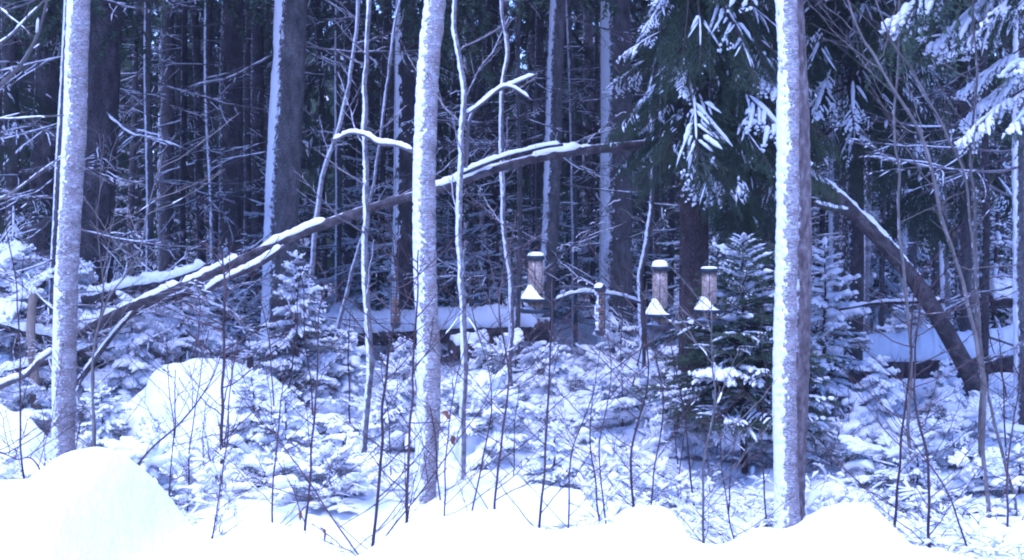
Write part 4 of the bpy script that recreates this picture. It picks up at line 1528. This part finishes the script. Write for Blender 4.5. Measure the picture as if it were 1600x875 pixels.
# low twiggy undergrowth nobody could count
def undergrowth():
    rng = np.random.default_rng(51)
    n = 4200
    y = 7.0 + 12 * rng.random(n) ** 1.35
    x = rng.uniform(-.42, .42, n) * y
    dn = vnoise(np.stack([x * .9, y * .9, y * 0], -1))
    kp = dn > .34
    x, y = x[kp], y[kp]
    n = len(x)
    z = gz(x, y) - .02
    a = rng.uniform(0, 6.28, n)
    L = rng.uniform(.08, .34, n)
    t = np.linspace(0, 1, 5)[None, :, None]
    d = np.stack([np.cos(a) * .7, np.sin(a) * .7, rng.uniform(.4, 1.3, n)], -1)
    p = np.stack([x, y, z], -1)[:, None] + norm(d)[:, None] * L[:, None, None] * t
    p[..., 2] -= L[:, None] * .35 * t[..., 0] ** 2
    b = Buf()
    multi_tube(b, p, np.tile(np.linspace(.0035, .0015, 5), (n, 1)), 3, 0)
    s = grow(p, .09, lambda u, l: np.full_like(u, .09), 45, rng, 0, .1, start=.3, npt=3)
    multi_tube(b, s, np.tile([.0022, .0018, .0012], (len(s), 1)), 3, 0)
    snow_fingers(b, p, .012, rng, 1, keep=.6, k=4)
    snow_fingers(b, s, .014, rng, 1, keep=.55, k=4)
    tag(obj("undergrowth", b.mesh("undergrowth", [TW, SN])), "low snow laden twigs and dwarf shrubs on the forest floor", "undergrowth", kind="stuff")


undergrowth()


# ------------------------------------------------------------------ bird feeders
FD = 8.6
K = FD / F                                                    # metres per photo pixel at the feeders
WIRE_Z = 3.75


def hanger(t, top):
    b = Buf()
    h = WIRE_Z - (t.location.z + top)
    th = np.linspace(0, math.pi, 14)
    tube(b, np.stack([.035 * np.cos(th), 0 * th, top - .005 + .05 * np.sin(th)], -1), .0012, 6)
    tube(b, np.array([[0, 0, top + .043], [0, 0, top + h * .5], [0, 0, top + h]]), .001, 5)
    obj("hanging_wire", b.mesh("hanging_wire", M["wire"]), t)


def seed_feeder(label, px, ytop, ybot, snowcap, heap, tint=1.0):
    c = P(px, ybot, FD)
    H = (ybot - ytop) * K
    t = thing("seed_feeder", label, "bird feeder", c, "hanging bird feeders")
    s = H / .36
    low = Buf()
    lathe(low, [(0, 0), (.088, .002), (.094, .010), (.094, .030), (.088, .030), (.084, .012), (.04, .012), (0, .012)], 30)
    obj("lower_tray", low.mesh("lower_tray", M["dark_plastic"]), t)
    bs = Buf()
    lathe(bs, [(0, .014), (.047, .014), (.047, .072), (0, .072)], 26)
    obj("seed_cup", bs.mesh("seed_cup", M["seed"]), t)
    ut = Buf()
    lathe(ut, [(0, .070), (.09, .070), (.097, .072), (.097, .092), (.090, .092), (.06, .092), (.048, .098), (0, .098)], 30)
    obj("upper_tray", ut.mesh("upper_tray", M["dark_plastic"]), t)
    tb = Buf()
    ztop = H - .035
    lathe(tb, [(0, .099), (.046, .099), (.046, ztop), (0, ztop)], 28)
    o = obj("seed_tube", tb.mesh("seed_tube", M["seed"]), t)
    bd = Buf()
    lathe(bd, [(.0472, .112), (.0495, .112), (.0495, .120), (.0472, .120)], 28)
    for a in (0.4, 2.5, 4.6):                                # three narrow rods holding lid and trays
        q = np.array([math.cos(a), math.sin(a), 0]) * .0482
        tube(bd, np.array([q + [0, 0, .02], q + [0, 0, ztop * .5], q + [0, 0, ztop]]), .0022, 6)
    obj("tube_band", bd.mesh("tube_band", M["dark_plastic"]), o)
    ld = Buf()
    lathe(ld, [(.0, ztop - .004), (.054, ztop - .004), (.056, ztop), (.055, ztop + .016), (.050, ztop + .022), (0, ztop + .028)], 28)
    obj("lid", ld.mesh("lid", M["dark_plastic"]), t)
    if snowcap:
        sc = Buf()
        lathe(sc, [(.050, ztop + .017), (.051, ztop + .025), (.044, ztop + .025 + snowcap * .7), (.025, ztop + .026 + snowcap), (.0005, ztop + .026 + snowcap * 1.05)], 22)
        obj("snow_cap", sc.mesh("snow_cap", SN), t)
    # snow drift on the upper tray, banked against the tube on the windward side
    th = np.arange(36) / 36 * 6.2832
    rr = np.linspace(.0455, .093, 12)
    w = np.clip(np.cos(th - math.radians(200)) * .75 + .35, .02, 1)
    R_, W_ = np.meshgrid(rr, w)
    hh = .090 + heap * W_ * ((.093 - R_) / .0475) ** 1.25 + .012 * W_
    hh = np.where(R_ > .092, .084, hh)
    T_ = np.meshgrid(rr, th)[1]
    V = np.stack([R_ * np.cos(T_), R_ * np.sin(T_), hh], -1)
    V = V + (fbm(V * 60) - .5)[..., None] * np.array([0, 0, .008])
    q = ring_faces(1, 36, 12, wrap=False)
    last = np.stack([35 * 12 + np.arange(11), 35 * 12 + np.arange(1, 12), np.arange(1, 12), np.arange(11)], -1)
    obj("snow_drift", Buf().add(V.reshape(-1, 3), np.vstack([q, last])).mesh("snow_drift", SN), t)
    hl = .016 + (V[..., 2] - .084) * .35 * np.clip(np.cos(T_ - math.radians(195)), 0, 1) + .004
    V2 = np.stack([R_ * .95 * np.cos(T_), R_ * .95 * np.sin(T_), np.where(R_ > .092, .012, hl)], -1)
    obj("snow_drift", Buf().add(V2.reshape(-1, 3), np.vstack([q, last])).mesh("snow_drift", SN), t)
    hanger(t, ztop + .025)


def cage_feeder(label, px, ytop, ybot, fill, snow):
    c = P(px, ybot, FD)
    H = (ybot - ytop) * K
    t = thing("cage_feeder", label, "bird feeder", c, "hanging bird feeders")
    R = .030
    bb = Buf()
    lathe(bb, [(0, 0), (.018, .003), (.029, .013), (.034, .032), (.034, .036), (0, .036)], 26)
    obj("base_cup", bb.mesh("base_cup", M["black_plastic"]), t)
    lo, hi = .036, H - .045
    cg = Buf()
    for i in range(10):
        a = i / 10 * 6.2832
        q = np.array([math.cos(a) * R, math.sin(a) * R, 0])
        tube(cg, np.array([q + [0, 0, lo], q + [0, 0, (lo + hi) / 2], q + [0, 0, hi]]), .0012, 5)
    th = np.linspace(0, 6.2832, 25)
    for z in np.arange(lo, hi, .020):
        tube(cg, np.stack([R * np.cos(th), R * np.sin(th), 0 * th + z], -1), .0012, 5)
    obj("wire_cage", cg.mesh("wire_cage", M["black_plastic"]), t)
    rng = np.random.default_rng(int(px))
    z = lo
    zf = lo + (hi - lo) * fill
    while z < zf - .02:
        r = .0265 * rng.uniform(.92, 1.0)
        ph = np.linspace(0.01, math.pi - .01, 12)
        fb = Buf()
        lathe(fb, np.stack([r * np.sin(ph), z + r - r * np.cos(ph)], -1), 16)
        obj("fat_ball", fb.mesh("fat_ball", M["fat_ball"]), t)
        z += 2 * r
    cp_ = Buf()
    lathe(cp_, [(0, hi - .002), (.034, hi - .002), (.036, hi + .004), (.035, hi + .020), (.026, hi + .036), (.010, hi + .044), (0, hi + .045)], 26)
    obj("lid", cp_.mesh("lid", M["black_plastic"]), t)
    if snow:
        n, k = 14, 20
        th = math.radians(195) + np.linspace(-.8, .8, k)
        zz = np.linspace(lo + .004, hi + .01, n * 3)
        rr = .0285 + .007 * np.cos(np.linspace(-1.5, 1.5, k))
        V = np.stack([rr[None] * np.cos(th)[None] + 0 * zz[:, None], rr[None] * np.sin(th)[None] + 0 * zz[:, None], zz[:, None] + 0 * th[None]], -1)
        V = V + np.array([.011, .004, 0]) * smooth(.38, .58, fbm(V * 34 + 4))[..., None]
        obj("snow_crust", Buf().add(V.reshape(-1, 3), ring_faces(1, n * 3, k, wrap=False)).mesh("snow_crust", SN), t)
        ph = np.linspace(0, math.pi / 2, 8)
        sb = Buf()
        lathe(sb, np.stack([.033 * np.sin(ph[::-1]) , hi + .020 + .030 * np.cos(ph[::-1])], -1), 20, 0, (-.007, -.002, 0))
        obj("snow_cap", sb.mesh("snow_cap", SN), t)
    hanger(t, hi + .045)


seed_feeder("seed feeder with snow heap on its tray, before the leaning slim trunk, leftmost of three", 837, 396, 490, .018, .075)
seed_feeder("seed feeder with a round snow cap and high snow heap, middle of the three", 1031, 413, 514, .034, .085)
seed_feeder("seed feeder with flat snowless lid in front of the dark green spruce, rightmost of three", 1108, 416, 507, .008, .07)
cage_feeder("snowy wire cage feeder with black caps between the seed feeders", 938, 443, 526, .95, True)
cage_feeder("half empty wire cage feeder with black caps left of the middle birch", 618, 428, 514, .62, False)

# the line the feeders hang from, tied between the birches above the picture
wa, wb = P(124, 0, 9.0), P(1229, 0, 8.2)
lw = Buf()
for a, b_ in (((wa[0] + .05, 9.0, WIRE_Z + .02), (P(618, 400, FD)[0], FD, WIRE_Z)), ((P(618, 400, FD)[0], FD, WIRE_Z), (P(1108, 400, FD)[0], FD, WIRE_Z)), ((P(1108, 400, FD)[0], FD, WIRE_Z), (wb[0] - .03, 8.2, WIRE_Z + .02))):
    tube(lw, np.linspace(a, b_, 6), .0015, 6)
tag(obj("support_line", lw.mesh("support_line", M["wire"])), "thin line strung between the birches to carry the feeders", "wire")


# a few withered leaves still on the twigs
def leaf(label, px, py, d, s, rot, seed):
    rng = np.random.default_rng(seed)
    n = 9
    u = np.linspace(0, 1, n)
    w = np.sin(u * math.pi) ** .7 * .32
    c = np.stack([u, 0 * u, .25 * np.sin(u * 3)], -1)
    V = np.concatenate([c + np.stack([0 * u, w, .12 * w + .1 * np.sin(u * 7)], -1), c, c + np.stack([0 * u, -w, .15 * np.cos(u * 5)], -1)]).reshape(3, n, 3).transpose(1, 0, 2)
    b = Buf().add((V * s).reshape(-1, 3), ring_faces(1, n, 3, wrap=False))
    tube(b, np.array([[-.3 * s, 0, .1 * s], [-.1 * s, 0, .02 * s], [0, 0, 0]]), .0015, 5)
    o = obj("withered_leaf", b.mesh("withered_leaf", M["leaf"]))
    o.location = tuple(P(px, py, d))
    o.rotation_euler = rot
    tag(o, label, "leaf", "withered leaves")


leaf("brown curled leaf hanging in the bank's dip", 500, 825, 6.9, .075, (0.3, 1.3, .4), 1)
leaf("small brown leaf left of the curled one in the bank's dip", 466, 798, 7.2, .055, (.2, 1.4, 1), 2)
leaf("orange brown leaf on a twig right of the middle birch", 688, 645, 7.8, .07, (.5, .6, .2), 3)
leaf("orange brown leaf hanging lower right of the middle birch", 703, 680, 7.9, .06, (1.2, 1.2, .5), 4)
leaf("dull brown leaf on a twig below the right wire cage feeder", 922, 708, 7.7, .05, (.2, .9, .2), 5)


# labels that say which one, for the look-alikes
ZONES = [(-9999, "beyond the left edge"), (-10, "at the left edge"), (60, "by the leftmost birch"), (190, "left of the big snowy boulder"), (300, "behind the big snowy boulder"), (430, "between boulder and wavy pole"),
         (540, "by the wavy pole"), (620, "by the middle birch"), (760, "under the left seed feeder"), (890, "under the snowy cage feeder"), (990, "under the middle seed feeder"),
         (1075, "by the dark green spruce"), (1190, "by the straight birch"), (1290, "in front of the arch's right leg"), (1420, "left of the alder stems"), (1510, "at the right edge"), (1610, "beyond the right edge")]
ORD = ["first", "second", "third", "fourth", "fifth", "sixth", "seventh", "eighth", "ninth", "tenth", "eleventh", "twelfth", "thirteenth", "fourteenth", "fifteenth", "sixteenth", "seventeenth", "eighteenth"]


def relabel(group, noun, far, swap=()):
    cells = {}
    for o in bpy.data.objects:
        if o.get("group") == group:
            l = o.matrix_basis.translation
            px = 800 + F * l.x / l.y
            z = [n for a, n in ZONES if a <= px][-1]
            for a, c in swap:
                z = z.replace(a, c)
            cells.setdefault((z, l.y > far), []).append((px, o))
    for (z, f), l in cells.items():
        l.sort(key=lambda e: e[0])
        for i, (px, o) in enumerate(l):
            two = (z, not f) in cells
            tail = (", farther row" if f else ", nearer row") if two else ""
            o["label"] = noun + " " + z + tail + ("" if len(l) == 1 else ", %s from left" % ORD[min(i, 17)])
            o["label"] = o["label"].replace("in front of the arch's right leg", "before the arch's right leg")


BACKW = (("under", "behind"), ("in front of", "behind"), ("by the", "behind the"), ("at the left edge", "far back at the left edge"), ("at the right edge", "far back at the right edge"))
relabel("snow bowed bushes", "snow bowed low bush", 12.5, (("behind the big", "around the big"),))
relabel("deep forest spruces", "dim distant spruce trunk", 36, BACKW)
relabel("slender trunks in the middle distance", "slender straight forest trunk", 22, BACKW)
relabel("understorey spruces far back", "dim snow dusted little spruce", 28, BACKW)
relabel("thin shoots in the undergrowth", "thin twiggy shoot", 10.5)
relabel("bushes in the brush heap", "snow clad brush heap bush", 14.2, (("behind the big", "above the big"),))
relabel("loose dead branches heaped left", "twiggy dead brush branch", 13.3, (("behind the big", "above the big"),))

# ------------------------------------------------------------------ cold air between the trees
hb = Buf()
hx, hy0, hy1, hz0, hz1 = 62, -34, 98, -1.3, 23
hv = np.array([[x, y, z] for z in (hz0, hz1) for y in (hy0, hy1) for x in (-hx, hx)], float)
hb.add(hv, [[0, 2, 3, 1], [4, 5, 7, 6], [0, 1, 5, 4], [2, 6, 7, 3], [0, 4, 6, 2], [1, 3, 7, 5]])
hm = bpy.data.materials.new("haze")
hm.use_nodes = True
hm.node_tree.nodes.remove(hm.node_tree.nodes["Principled BSDF"])
pv = hm.node_tree.nodes.new("ShaderNodeVolumePrincipled")
pv.inputs["Color"].default_value = (.80, .82, .95, 1)
pv.inputs["Density"].default_value = 0.0014
hm.node_tree.links.new(pv.outputs[0], hm.node_tree.nodes["Material Output"].inputs["Volume"])
tag(obj("haze", hb.mesh("haze", hm, False)), "thin cold haze between the trees", "haze", kind="stuff")
print("triangles:", sum(sum(len(p.vertices) - 2 for p in m.polygons) for m in bpy.data.meshes), "objects:", len(bpy.data.objects))
